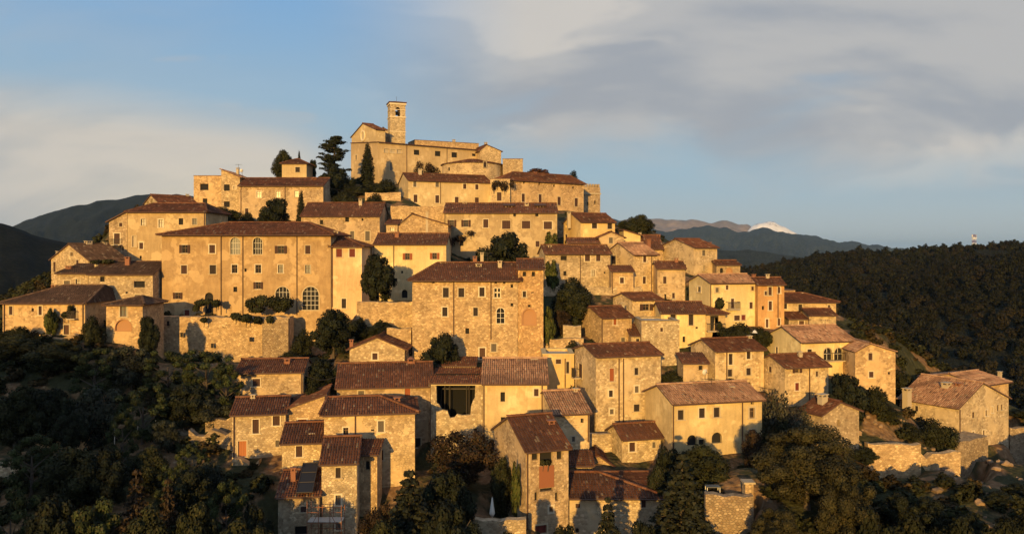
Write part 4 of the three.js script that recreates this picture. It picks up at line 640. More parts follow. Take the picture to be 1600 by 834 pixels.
// the wooded slope to the east
const woodRidge = [[1100, 445], [1180, 424], [1240, 413], [1300, 406], [1370, 402], [1420, 399], [1480, 392], [1530, 387], [1570, 385], [1600, 385], [1700, 382], [1850, 380], [2100, 384], [2300, 390]];
function woodSlope(x, d) {
  const px = 800 + x / d * F, r = Math.hypot(x, d);
  const top = (HZ - piece(woodRidge, px)) / F * 620, bottom = -61;
  const t = (r - 210) / 480;
  let y = t < 0 ? bottom : t < 1 ? lerp(bottom, top, Math.pow(t, 0.8)) : top - (r - 690) * 0.1;
  y += 26 * (fbm(x * 0.011, d * 0.011 + 5, 4) - 0.5) * Math.min(1, Math.max(0, t) * 2) * (t > 0.85 ? Math.max(0.15, 1 - (t - 0.85) * 6) : 1);
  return CY + Math.max(bottom - 2, y);
}
structure('hill', sheet(50, 1300, 150, 120, 1250, 120, woodSlope, 30), woodMat);

// the hills behind the viewer, on the other side of the valley: the low sun comes over their saddle onto the village and leaves the valley woods in shade
const saddle = [[-2600, 90], [-900, 70], [-400, 56], [-200, 53], [-123, 51], [-112, 49], [-104, 34], [-70, 32], [-30, 30], [10, 22], [80, 16], [200, 20], [500, 30], [1200, 40], [2600, 60]];
structure('hill', (() => {
  const g = new THREE.BufferGeometry(), pos = [], uv = [], idx = [], nx = 420, nz = 36;
  for (let j = 0; j <= nz; j++) for (let i = 0; i <= nx; i++) {
    const t = i / nx * 2 - 1, x = -70 + Math.sign(t) * (Math.abs(t) * 260 + Math.pow(Math.abs(t), 4) * 2200), z = 170 + 420 * j / nz, q = (z - 300) / (z < 300 ? 130 : 290), top = piece(saddle, x) + 62;
    pos.push(x, CY - 62 + top * Math.max(0, 1 - q * q) + (fbm(x * 0.02, z * 0.02, 4) - 0.5) * 14 * Math.min(1, Math.abs(q) * 2), z); uv.push(x / 30, z / 30);
  }
  for (let j = 0; j < nz; j++) for (let i = 0; i < nx; i++) { const a = j * (nx + 1) + i, b = a + 1, c = a + nx + 1, e = c + 1; idx.push(a, e, b, a, c, e); }
  g.setAttribute('position', new THREE.Float32BufferAttribute(pos, 3)); g.setAttribute('uv', new THREE.Float32BufferAttribute(uv, 2)); g.setIndex(idx); g.computeVertexNormals(); return g;
})(), woodMat);

const built = HOUSES.map(house);
function absorb(target, source, prefix) {            // a wing becomes parts of the building it belongs to
  target.updateMatrix(); source.updateMatrix(); const m = target.matrix.clone().invert().multiply(source.matrix);
  for (const c of source.children.slice()) { c.applyMatrix4(m); target.add(c); } scene.remove(source);
}
{ // the nave gable of the church with its rosette
  const c = built[HOUSES.findIndex(h => h.nave)], spec = { n: 'church_nave', label: 'nave', w: 'pl', x: [549, 587], yaw: -57, d: 202.2, e: 214.5, b: 286, top: 199.5, roof: 'front', D: 2.4, minPitch: 0.2, win: [[556, 246, 3, 8, 'g'], [562, 262, 3, 6, 'h']], ok: 0.3 };
  const n = house(spec), f = spec.f;
  const r = new THREE.TorusGeometry(1.15, 0.24, 8, 24).toNonIndexed(); r.translate(f.W / 2, f.H - 0.6, 0.06); const m = mesh('rose_window', r, M.surround, n); const p = new THREE.CylinderGeometry(1.1, 1.1, 0.08, 24); p.rotateX(Math.PI / 2); p.translate(f.W / 2, f.H - 0.6, 0.03); mesh('pane', p, M.slab, m);
  absorb(c, n);
}

// walls of rubble with an uneven top
for (const [label, x0, x1, t, b, d, yaw, w, th] of WALLS) {
  const A = at(x0, b, d), ca = Math.cos(yaw * rad), sa = Math.sin(yaw * rad), k2 = (x1 - 800) / F, W = (k2 * d - A.x) / (ca - k2 * sa), H = (b - t) / F * d, r = rng(Math.round(x0 * 7 + t));
  const g = thing('stone_wall', label, 'wall', A, yaw * rad);
  const S = new THREE.Shape(); S.moveTo(0, -3); S.lineTo(W, -3); const n = Math.max(3, Math.round(W / 0.7)), rag = /ruined|broken|rough/.test(label) ? 0.9 : 0.22;
  for (let i = n; i >= 0; i--) S.lineTo(W * i / n, H - rag * r() * (i === 0 || i === n ? 0.3 : 1));
  const e = new THREE.ExtrudeGeometry(S, { depth: th, bevelEnabled: false }); e.translate(0, 0, -th);
  const uv = e.attributes.uv, o = r() * 8; for (let i = 0; i < uv.count; i++) uv.setXY(i, uv.getX(i) + o, uv.getY(i) + o * 1.3);
  mesh('wall', e, WM[w], g);
  if (/massive/.test(label)) for (const [px, py] of [[262, 505], [283, 523], [331, 540], [391, 530]]) mesh('opening', box(0.3, 0.6, 0.06, (px - 800) / F * d - A.x, CY + (HZ - py) / F * d - A.y, 0.03), M.dark, g);
  if (/brick patched/.test(label)) { const D = mesh('door', box(1.0, 1.7, 0.08, W * 0.52, 1.8, 0.04), M.brickFill, g); mesh('lintel', box(1.3, 0.2, 0.12, W * 0.52, 2.76, 0.06), M.slab, D); }
  if (/white stones/.test(label)) for (let i = 0; i < 16; i++) { const q = new THREE.IcosahedronGeometry(0.13 + r() * 0.07, 1); q.scale(1.2, 0.8, 1); const s = mesh('stone', q, M.canvas, g); s.position.set(W * (0.3 + 0.68 * i / 15), H + 0.02, -0.3); }
  if (/pillar at the end/.test(label)) mesh('coping', box(W + 0.25, 0.14, th + 0.25, W / 2, H + 0.02, -th / 2), M.slab, g);
}

// the round apse under the church
{
  const d = 178, p = at(687, 280, d), p2 = at(785, 280, d), R = (p2.x - p.x) / 2, C = V(p.x + R, p.y, -(d + R * 0.9)), H = (280 - 254) / F * d;
  const g = thing('round_house', 'round stone apse house with a low fan shaped tile roof below the church', 'house', C);
  const c = new THREE.CylinderGeometry(R, R, H + 5, 28, 1, true).toNonIndexed(); c.translate(0, (H - 5) / 2, 0); const uv = c.attributes.uv; for (let i = 0; i < uv.count; i++) uv.setXY(i, uv.getX(i) * R * 6.28, uv.getY(i) * (H + 5));
  mesh('wall', c, WM.mx, g);
  const sl = [], N = 14, top = V(0, H + 1.5, 0), Q = a => V(Math.cos(a) * (R + 0.4), H - 0.1, Math.sin(a) * (R + 0.4));
  for (let i = 0; i < N; i++) { const a = Q(i / N * 6.2832), b = Q((i + 1) / N * 6.2832), m = a.clone().add(b).multiplyScalar(0.5); sl.push([[a, b, top], m.clone().sub(top).normalize()]); }
  addRoof(g, sl, [], { coarse: 0.42, rc: 0, seed: 77 });
  for (const [px, py, w, h, t] of [[758, 257, 5, 9, 'k'], [700, 263, 3, 5, 'd']]) { const x = (px - 800) / F * (d + 1.5) - C.x, z = Math.sqrt(R * R - x * x), m = makeWindow(g, w / F * d, h / F * d, t, px); m.position.set(x, CY + (HZ - py) / F * d - C.y, z + 0.04 + (t === 'd' ? 0.38 : 0.24)); m.rotation.y = Math.atan2(x, z); }
}
// the bell tower
{
  const d = 195, p = at(609.4, 222.5, d), W = 24 / F * d, yaw = 18 * rad, H = (222.5 - 160) / F * d;
  const g = thing('bell_tower', 'tall square bell tower with an open arch and a bell beside the church', 'bell tower', p, yaw);
  const y1 = (222.5 - 182) / F * d, T = 0.55;
  mesh('wall', (() => {
    const gs = [];
    for (let f = 0; f < 4; f++) {
      const S = new THREE.Shape(); const full = f % 2 === 0, a = full ? 0 : T, b = full ? W : W - T;
      S.moveTo(a, -6); S.lineTo(b, -6); S.lineTo(b, H); S.lineTo(a, H); S.lineTo(a, -6);
      S.holes.push(openingPath(new THREE.Path(), W / 2, (222.5 - 174) / F * d, 7.5 / F * d, 15 / F * d, true));
      const e = new THREE.ExtrudeGeometry(S, { depth: T, bevelEnabled: false }); e.translate(-W / 2, 0, W / 2 - T); e.rotateY(f * Math.PI / 2); e.translate(W / 2, 0, -W / 2); gs.push(e);
    } return merge(gs);
  })(), WM.sl, g);
  const band = (y, h, o) => mesh('string_course', merge([box(W + 2 * o, h, o, W / 2, y, o / 2 + 0.002), box(W + 2 * o, h, o, W / 2, y, -W - o / 2 - 0.002), box(o, h, W, -o / 2 - 0.002, y, -W / 2), box(o, h, W, W + o / 2 + 0.002, y, -W / 2)]), M.surround, g);
  band(y1, 0.28, 0.14); band((222.5 - 205) / F * d, 0.22, 0.1); band(H - 0.25, 0.4, 0.2); band((222.5 - 170.5) / F * d, 0.16, 0.08);
  mesh('floor', box(W - 2 * T, 0.2, W - 2 * T, W / 2, y1 - 0.3, -W / 2), M.concrete, g);
  const t = [V(-0.3, H + 0.02, 0.3), V(W + 0.3, H + 0.02, 0.3), V(W + 0.3, H + 0.02, -W - 0.3), V(-0.3, H + 0.02, -W - 0.3)], top = V(W / 2, H + 0.5, -W / 2);
  const rf = addRoof(g, [0, 1, 2, 3].map(i => [[t[i], t[(i + 1) % 4], top], t[i].clone().add(t[(i + 1) % 4]).multiplyScalar(0.5).sub(top).normalize()]), [], { coarse: 0.42, seed: 78 });
  mesh('lightning_rod', bar(V(W / 2, H + 0.3, -W / 2), V(W / 2, H + 1.9, -W / 2), 0.035), M.iron, rf);
  const pr = [[0.001, 0.75], [0.16, 0.74], [0.26, 0.6], [0.33, 0.3], [0.42, 0.08], [0.52, 0]].map(q => new THREE.Vector2(...q)); const bg = new THREE.LatheGeometry(pr, 20); const b = mesh('bell', bg, M.bronze, g); b.position.set(W / 2, (222.5 - 177) / F * d, -W / 2);
  mesh('yoke', box(1.6, 0.16, 0.18, 0, 0.82, 0), M.wood, b);
}

// ---------------------------------------------------------------- trees: crowns of small leaves gathered in clumps
function leafCloud(blobs, N, size, pal, seed, opt = {}) {
  const r = rng(seed), pos = [], nor = [], colr = [], idx = [], w = blobs.map(b => Math.pow(b[3] * b[4] * b[5], 0.66)); const tot = w.reduce((a, b) => a + b, 0);
  const cum = []; let s = 0; for (const x of w) { s += x / tot; cum.push(s); }
  const tone = blobs.map(() => 0.68 + 0.6 * r());
  for (let i = 0; i < N; i++) {
    const u = r(); let b = cum.findIndex(c => u <= c); if (b < 0) b = 0; const B = blobs[b];
    const cz = 2 * r() - 1, ph = r() * 6.2832, sz = Math.sqrt(1 - cz * cz), n = V(sz * Math.cos(ph), cz, sz * Math.sin(ph)), q = Math.pow(r(), 0.35) * (1 + (r() < 0.07 ? 0.22 * r() : 0));
    const c = V(B[0] + n.x * B[3] * q, B[1] + n.y * B[4] * q, B[2] + n.z * B[5] * q);
    if (opt.floor !== undefined && c.y < opt.floor) continue;
    const t = V(r() - 0.5, r() - 0.5, r() - 0.5).normalize(), a = t.clone().cross(n).normalize(); if (!isFinite(a.x) || a.lengthSq() < 0.1) continue;
    const e = n.clone().multiplyScalar(0.6).add(V(r() - 0.5, r() - 0.5 + (opt.up ?? 0.2), r() - 0.5)).normalize(), c2 = e.clone().cross(a).normalize(), L = size * (0.6 + 0.8 * r()), Wd = L * (0.45 + 0.35 * r());
    const k0 = pos.length / 3, N3 = n.clone().multiplyScalar(0.8).add(V(r() - 0.5, r() - 0.3, r() - 0.5).multiplyScalar(0.9)).normalize();
    const t2 = r(), cc = mix3(mix3(pal[0], pal[1], t2), pal[2] || pal[1], r() < 0.12 ? 0.8 : 0), k = tone[b] * (0.75 + 0.5 * r());
    for (const [x, y] of [[-1, 0], [0, -1], [1, 0], [0, 1]]) { pos.push(c.x + a.x * x * Wd + c2.x * y * L, c.y + a.y * x * Wd + c2.y * y * L, c.z + a.z * x * Wd + c2.z * y * L); nor.push(N3.x, N3.y, N3.z); colr.push(cc[0] * k, cc[1] * k, cc[2] * k); }
    idx.push(k0, k0 + 1, k0 + 2, k0, k0 + 2, k0 + 3);
  }
  const g = new THREE.BufferGeometry(); g.setAttribute('position', new THREE.Float32BufferAttribute(pos, 3)); g.setAttribute('normal', new THREE.Float32BufferAttribute(nor, 3)); g.setAttribute('color', new THREE.Float32BufferAttribute(colr, 3)); g.setIndex(idx); return g;
}
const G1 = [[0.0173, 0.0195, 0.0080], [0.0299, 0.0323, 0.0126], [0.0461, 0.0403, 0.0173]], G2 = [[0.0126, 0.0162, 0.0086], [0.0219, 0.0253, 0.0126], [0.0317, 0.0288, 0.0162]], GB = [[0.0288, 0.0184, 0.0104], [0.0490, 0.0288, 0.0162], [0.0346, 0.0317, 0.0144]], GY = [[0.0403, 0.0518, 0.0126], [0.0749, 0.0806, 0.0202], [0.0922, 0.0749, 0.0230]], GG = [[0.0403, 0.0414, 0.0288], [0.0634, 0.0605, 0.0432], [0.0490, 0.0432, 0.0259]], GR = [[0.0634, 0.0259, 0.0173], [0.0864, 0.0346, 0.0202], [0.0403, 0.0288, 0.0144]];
function limbs(list) { return merge(list.map(([a, b, r1, r2]) => bar(V(...a), V(...b), r1, 6, r2))); }
function roundBlobs(n, seed, ry = 0.8, y0 = 1.15, inner = 0.55, br = 0.4) { const r = rng(seed), o = [[0, y0, 0, 0.62, 0.62 * ry, 0.62]]; for (let i = 0; i < n; i++) { const y = 2 * (i + 0.5) / n - 1, p = i * 2.4 + r(), s = Math.sqrt(1 - y * y), R = inner * (0.85 + 0.4 * r()), q = br * (0.6 + 0.6 * r()); o.push([s * Math.cos(p) * R, y0 + y * R * ry * 1.15, s * Math.sin(p) * R, q, q * 0.82, q]); } return o; }
const treeTrunk = (h = 1, seed = 1) => { const r = rng(seed), L = [[[0, -0.15, 0], [0.02, h * 0.5, 0.01], 0.075, 0.055], [[0.02, h * 0.5, 0.01], [0.0, h * 1.25, 0.02], 0.055, 0.02]]; for (let i = 0; i < 7; i++) { const a = i * 2.4 + r(), y = h * (0.45 + 0.1 * i * 0.8), R = 0.45 + 0.25 * r(); L.push([[0.01, y, 0.01], [Math.cos(a) * R, y + 0.3 + 0.3 * r(), Math.sin(a) * R], 0.03, 0.008]); } return limbs(L); };
const PROTO = {};                                   // unit trees two wide; tall = height of the unit tree
function proto(key, tall, trunkGeo, crownGeo) { PROTO[key] = { tall, trunkGeo, crownGeo }; }
proto('round', 2, treeTrunk(1, 3), leafCloud(roundBlobs(26, 5, 0.95, 1.08, 0.58, 0.34), 15000, 0.042, G1, 11));
proto('round2', 2, treeTrunk(1, 4), leafCloud(roundBlobs(24, 8, 0.9, 1.08, 0.62, 0.3), 15000, 0.04, G2, 12));
proto('olive', 1.9, treeTrunk(0.8, 13), leafCloud(roundBlobs(15, 45, 0.85, 0.98, 0.62, 0.3), 7000, 0.042, [[0.030, 0.034, 0.022], [0.05, 0.052, 0.034], [0.06, 0.055, 0.034]], 23));
proto('open', 2.2, treeTrunk(1.15, 17), leafCloud(roundBlobs(30, 47, 1.15, 1.2, 0.68, 0.2).slice(1), 7500, 0.036, [[0.028, 0.038, 0.014], [0.045, 0.055, 0.02], [0.07, 0.06, 0.026]], 25));
proto('big', 2, treeTrunk(0.9, 5), leafCloud(roundBlobs(46, 15, 0.95, 1.05, 0.68, 0.25), 42000, 0.024, [[0.0313, 0.0292, 0.0126], [0.0524, 0.0461, 0.0195], [0.0663, 0.0489, 0.0209]], 13));
proto('brown', 2, treeTrunk(1, 6), leafCloud(roundBlobs(18, 21, 1, 1.05, 0.6, 0.36), 9000, 0.036, GB, 14));
proto('bush', 1.3, limbs([[[0, -0.1, 0], [0, 0.5, 0], 0.06, 0.03], [[0, 0.1, 0], [0.4, 0.6, 0.1], 0.03, 0.01], [[0, 0.1, 0], [-0.3, 0.6, -0.2], 0.03, 0.01]]), leafCloud(roundBlobs(12, 31, 0.7, 0.55, 0.55, 0.36), 8000, 0.045, G1, 15, { floor: 0.02 }));
proto('lime', 1.9, treeTrunk(0.8, 7), leafCloud(roundBlobs(12, 41, 0.95, 1.0, 0.55, 0.36), 3600, 0.075, GY, 16, { floor: 0.05 }));
proto('grey', 1.3, limbs([[[0, -0.1, 0], [0.05, 0.5, 0], 0.05, 0.03], [[0, 0.1, 0], [0.5, 0.7, 0.1], 0.03, 0.01], [[0, 0.1, 0], [-0.5, 0.7, -0.2], 0.03, 0.01], [[0, 0.15, 0], [0.1, 0.9, 0.3], 0.03, 0.01]]), leafCloud(roundBlobs(12, 51, 0.75, 0.6, 0.55, 0.38), 2600, 0.045, GG, 17, { floor: 0.02 }));
proto('rust', 1.6, treeTrunk(0.6, 8), leafCloud(roundBlobs(12, 61, 0.75, 0.85, 0.55, 0.36), 3200, 0.07, GR, 18));
{ const b = []; for (let i = 0; i < 16; i++) { const y = 0.5 + i * 0.36, w = 0.9 * Math.sin(Math.PI * Math.pow((i + 1.4) / 18.4, 0.72)) + 0.08; b.push([0.06 * Math.sin(i * 2), y, 0.06 * Math.cos(i * 2.3), w, 0.55, w]); } proto('cypress', 6.6, limbs([[[0, -0.3, 0], [0, 5, 0], 0.16, 0.03]]), leafCloud(b, 6500, 0.1, G2, 19, { up: 1.2 })); }
function conifer(tiers, seed, tall, droop, pal, N) { const r = rng(seed), b = [], L = [[[0, -0.2, 0], [0, tall * 0.97, 0], 0.09, 0.012]]; for (let i = 0; i < tiers; i++) { const q = i / (tiers - 1), y = tall * (0.1 + 0.86 * q), R = (1 - q) * (0.92 + 0.16 * r()) + 0.05, m = Math.max(4, Math.round(9 * (1 - q) + 3)), o = r() * 6; for (let k = 0; k < m; k++) { const a = o + k / m * 6.2832 + (r() - 0.5) * 0.4, RR = R * (0.75 + 0.35 * r()); for (let s = 0.35; s <= 1.01; s += 0.22) b.push([Math.cos(a) * RR * s, y - droop * s * s * RR, Math.sin(a) * RR * s, 0.17 * (1.1 - q * 0.6), 0.06, 0.17 * (1.1 - q * 0.6)]); L.push([[0, y, 0], [Math.cos(a) * RR * 0.9, y - droop * 0.8 * RR, Math.sin(a) * RR * 0.9], 0.016, 0.004]); } } return [tall, limbs(L), leafCloud(b, N, 0.05, pal, seed + 3, { up: 0.1 })]; }
proto('conifer', ...conifer(15, 71, 3.0, 0.3, [[0.0158, 0.0192, 0.0112], [0.0270, 0.0282, 0.0168], [0.0338, 0.0309, 0.0168]], 11000));
proto('larch', ...conifer(13, 75, 2.8, 0.15, [[0.0338, 0.0225, 0.0124], [0.0478, 0.0309, 0.0168], [0.0309, 0.0282, 0.0158]], 5000));
{ const r = rng(81), b = [], L = [[[0, -0.2, 0], [0.03, 3.0, 0], 0.1, 0.02]]; for (let i = 0; i < 13; i++) { const m = 3 + Math.floor(r() * 2), R = i > 9 ? 0.9 - (i - 9) * 0.17 : 0.72 + 0.03 * i; for (let k = 0; k < m; k++) { const y = 0.7 + i * 0.215 + (r() - 0.5) * 0.3, a = r() * 6.2832, q = R * (0.35 + 0.8 * r()); b.push([Math.cos(a) * q * 0.5, y, Math.sin(a) * q * 0.5, 0.34, 0.12, 0.34], [Math.cos(a) * q, y + 0.1, Math.sin(a) * q, 0.26, 0.08, 0.26]); L.push([[0, y - 0.15, 0], [Math.cos(a) * q, y + 0.05, Math.sin(a) * q], 0.03, 0.008]); } } proto('cedar', 3.5, limbs(L), leafCloud(b, 9000, 0.06, G2, 83)); }

// [kind, label, column of the middle, top row, base row, width in px, distance, group]
const DARKW = 'dark leafy tree in the dense shaded wood below the western houses', DARKE = 'dark bushy shrub on the shadowed bank below the lone house on the spur', FRONT = 'dark leafy tree massed along the bottom edge in front of the lower houses';
const WG = 'trees of the shaded wood below the western houses', EG = 'shrubs on the bank below the lone house', FG = 'trees massed along the bottom edge';
const TREES = [
  ['cedar', 'tall dark cedar with flat layered boughs beside the church', 522, 211, 300, 54, 177],
  ['round2', 'dense dark tree below the layered cedar', 525, 254, 330, 62, 166],
  ['bush', 'dark shrub at the foot of the cedar by the little tower house', 560, 288, 318, 46, 164],
  ['cypress', 'single tall cypress standing against the church wall', 574, 218, 290, 24, 176],
  ['round', 'umbrella shaped dark tree behind the little square tower house', 445, 233, 284, 44, 183],
  ['cypress', 'pencil thin cypress tip behind the little square tower house', 467, 231, 262, 8, 186],
  ['round2', 'small dark crown peeping out behind the pyramid roof of the little tower house', 487, 246, 275, 18, 184],
  ['bush', 'clipped dark hedge with a rounded top in front of the church', 597, 279, 306, 58, 166],
  ['bush', 'wide dark shrubbery hedge on the terrace below the church garden', 540, 296, 324, 50, 156],
  ['bush', 'dark shrub above the broad rust roof, next to the terrace wall', 585, 300, 332, 46, 152],
  ['brown', 'reddish dark tree between the long yellowish house and the round apse', 665, 248, 282, 44, 175],
  ['round2', 'spreading dark tree in front of the house with three cream windows', 428, 304, 352, 62, 142],
  ['cypress', 'slim cypress in front of the house with three cream windows', 470, 292, 352, 16, 143],
  ['bush', 'low dark bush under the tall single pitch house on the western brow', 352, 322, 348, 54, 148],
  ['bush', 'dark bush between the single pitch house and the spreading tree', 386, 330, 350, 34, 146],
  ['round2', 'large round dark tree in front of the dormer house', 790, 356, 414, 98, 116],
  ['lime', 'bright green leafy shrub against the dormer house', 861, 359, 392, 32, 126],
  ['rust', 'rust red garden tree above the castle palace roof', 842, 261, 284, 42, 190],
  ['cypress', 'short pointed dark tree behind the castle tower', 896, 262, 296, 26, 196],
  ['round', 'round dark tree on the skyline east of the castle', 997, 334, 384, 56, 152],
  ['round2', 'leaning dark tree between the pinkish house and the orange shutters', 591, 391, 478, 68, 107],
  ['round2', 'dark tree in front of the high rubble terrace wall', 521, 477, 564, 78, 96],
  ['cypress', 'dark pointed tree against the high rubble terrace wall', 563, 492, 548, 26, 99],
  ['round2', 'small dark tree between the pointed tree and the ramp wall', 594, 500, 550, 46, 98.5],
  ['round2', 'dark round tree at the foot of the huge palazzo', 690, 513, 574, 76, 91],
  ['round', 'dark bushy tree on the terrace between the huge palazzo wing and the side gabled house', 893, 442, 522, 78, 106],
  ['bush', 'tangle of shrubs under the cream lower window', 898, 432, 462, 66, 113],
  ['lime', 'pale green shrub at the corner of the huge palazzo wing', 858, 474, 522, 26, 97],
  ['brown', 'reddish brown shrub on the bank beside the pale green one', 878, 480, 522, 30, 101],
  ['lime', 'green ivy clump climbing beside the chimney gable of the bare branch house', 862, 402, 446, 26, 117],
  ['bush', 'dark bush behind the white flat roofed house', 898, 530, 556, 36, 93],
  ['bush', 'dark hedge sloping down behind the white flat roofed house', 862, 564, 606, 40, 90],
  ['bush', 'dark shrub between the sloping hedge and the tall cream house', 892, 600, 640, 36, 82],
  ['round2', 'dark tree hiding the end of the house with balcony doors', 1326, 577, 652, 78, 83],
  ['bush', 'dark shrub beneath the ragged cornered gable house', 1362, 600, 650, 56, 86],
  ['bush', 'dark garden shrub under the open white parasol', 1150, 502, 530, 56, 101],
  ['bush', 'dark garden shrub east of the open white parasol', 1192, 508, 530, 34, 101],
  ['bush', 'low hedge above the big yellow house roof', 1054, 578, 600, 46, 88],
  ['bush', 'small dark bush behind the big yellow house chimney', 1146, 590, 612, 40, 85],
  ['grey', 'bare grey shrub by the corner of the big yellow house', 1212, 604, 668, 66, 80],
  ['grey', 'bare brownish shrub below the arched top shutter house', 1248, 630, 692, 60, 78],
  ['brown', 'thin brown tree at the corner drainpipe of the big yellow house', 1178, 664, 750, 44, 70],
  ['bush', 'dark thicket between the bare grey shrub and the stone cottage', 1215, 650, 720, 70, 74],
  ['round', 'dark tree right against the big yellow house doors', 1092, 690, 770, 110, 68],
  ['round2', 'dark tree beside the small square house and the big yellow house', 1040, 690, 770, 60, 69],
  ['round2', 'dark tree in the gap between the small stone gable and the brick chimney house', 502, 556, 618, 62, 88],
  ['bush', 'dark bush at the gable side of the brick chimney house', 486, 590, 636, 44, 82],
  ['bush', 'dark shrub at the foot of the palazzo beside the massive retaining wall', 472, 512, 562, 44, 103],
  ['bush', 'dark shrub beside the darker wall bay', 452, 546, 580, 56, 96],
  ['conifer', 'large dark conifer with drooping boughs at the bottom edge', 1066, 702, 868, 150, 57],
  ['conifer', 'second dark conifer in front of the wide hip ended red roof', 950, 770, 880, 90, 56],
  ['big', 'great leafy oak with sunlit crown at the bottom edge', 1262, 664, 866, 168, 62],
  ['big', 'broad leafy tree below the stone cottage, lower than the great oak', 1215, 792, 890, 84, 57],
  ['big', 'sunlit leafy tree low on the bank beside the great oak', 1322, 735, 880, 100, 58],
  ['round2', 'dark shrub tree against the garden wall of the spur', 1352, 694, 760, 46, 76],
  ['bush', 'dark bush on the vegetable terrace beside the lone house', 1466, 652, 704, 66, 86],
  ['bush', 'leafy row on the vegetable terrace next to the stone cottage', 1385, 650, 694, 56, 86],
  ['bush', 'small bush in the terrace garden between the leafy row and the dark bush', 1424, 660, 698, 50, 85],
  ['brown', 'large bare brown tree in front of the half collapsed house', 722, 664, 800, 116, 71],
  ['round2', 'flowering dark tree beside the bare brown tree', 700, 725, 850, 90, 62],
  ['round', 'leafy dark shrub in the garden of the closed parasol', 783, 712, 790, 44, 69],
  ['conifer', 'dark conifer filling the foreground below the tall square house', 640, 728, 872, 150, 57],
  ['brown', 'brown leaved tree at the foot of the slender tower house', 590, 778, 860, 70, 60],
  ['round2', FRONT, 700, 772, 866, 110, 54, FG], ['round', FRONT, 600, 808, 870, 80, 53, FG], ['round2', FRONT, 1010, 806, 870, 70, 53, FG], ['round', FRONT, 410, 818, 876, 70, 54, FG], ['round2', FRONT, 880, 812, 880, 60, 52, FG], ['round2', FRONT, 800, 822, 880, 50, 52, FG],
  ['lime', 'green creeper column on the wall of the loggia tower', 806, 714, 798, 20, 66.5],
  ['larch', 'tall brownish larch in the western wood', 212, 728, 860, 96, 59],
  ['larch', 'brownish larch beside the ruined shaded wall', 262, 742, 860, 76, 59],
  ['round2', 'dark bush over the brick filled arch house garden', 232, 488, 530, 40, 97],
  ['bush', 'dark bush in front of the long low western house', 145, 492, 530, 44, 97.5],
  ['lime', 'climbing plant on the wall of the long low western house', 78, 478, 512, 24, 101],
  ['bush', 'dark bush at the western corner of the long low house', 22, 508, 536, 60, 99],
];
for (const q of [[30, 522, 610, 84, 93], [86, 530, 620, 92, 91], [146, 542, 625, 92, 87], [205, 532, 615, 84, 89], [262, 545, 625, 84, 87], [322, 545, 640, 92, 86], [352, 566, 650, 60, 82], [288, 596, 680, 84, 80], [222, 602, 690, 92, 78], [152, 596, 680, 90, 79], [85, 598, 685, 84, 79], [22, 606, 700, 84, 78], [330, 618, 690, 70, 80], [48, 676, 790, 96, 68], [112, 694, 800, 106, 66], [170, 690, 790, 80, 67], [300, 720, 810, 90, 65], [352, 746, 830, 80, 63], [396, 778, 850, 66, 61], [16, 758, 860, 90, 58], [84, 764, 870, 110, 56], [150, 776, 876, 110, 55], [228, 790, 880, 100, 54], [300, 786, 880, 100, 55], [366, 812, 880, 90, 55], [110, 640, 720, 60, 76], [190, 640, 725, 60, 74], [258, 650, 720, 50, 76], [232, 696, 780, 70, 70], [300, 690, 770, 60, 71], [270, 726, 800, 66, 66], [330, 712, 780, 50, 68]]) TREES.push([['round', 'round2', 'open', 'olive', 'open'][Math.floor(R0() * 5)], DARKW, ...q, WG]);
for (const q of [[1400, 764, 830, 60, 64], [1448, 772, 840, 70, 63], [1512, 796, 850, 60, 62], [1560, 764, 820, 46, 68], [1592, 752, 800, 50, 72], [1420, 800, 870, 90, 57], [1490, 806, 870, 86, 58], [1560, 808, 870, 80, 58], [1368, 790, 880, 90, 56], [1600, 796, 850, 60, 62], [1410, 575, 640, 50, 102], [1600, 640, 690, 50, 108]]) TREES.push([R0() < 0.6 ? 'bush' : 'round2', DARKE, ...q, EG]);
const NAMES = { cedar: 'cedar_tree', cypress: 'cypress_tree', conifer: 'conifer_tree', larch: 'larch_tree', bush: 'bush', lime: 'leafy_shrub', grey: 'bare_shrub', rust: 'garden_tree', brown: 'brown_tree', big: 'oak_tree', round: 'leafy_tree', round2: 'dark_tree', olive: 'olive_tree', open: 'open_crowned_tree' };
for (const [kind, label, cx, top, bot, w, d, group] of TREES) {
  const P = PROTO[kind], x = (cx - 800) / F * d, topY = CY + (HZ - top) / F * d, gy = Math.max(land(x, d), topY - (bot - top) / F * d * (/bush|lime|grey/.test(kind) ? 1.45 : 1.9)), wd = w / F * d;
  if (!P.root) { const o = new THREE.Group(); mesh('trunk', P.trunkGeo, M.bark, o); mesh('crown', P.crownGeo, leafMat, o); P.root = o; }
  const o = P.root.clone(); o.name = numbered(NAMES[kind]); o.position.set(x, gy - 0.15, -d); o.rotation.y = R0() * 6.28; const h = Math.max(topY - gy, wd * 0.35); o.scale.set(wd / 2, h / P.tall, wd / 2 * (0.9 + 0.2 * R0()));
  tag(o, label, /bush|shrub/.test(kind) || kind === 'lime' || kind === 'grey' ? 'shrub' : 'tree', group); scene.add(o);
}

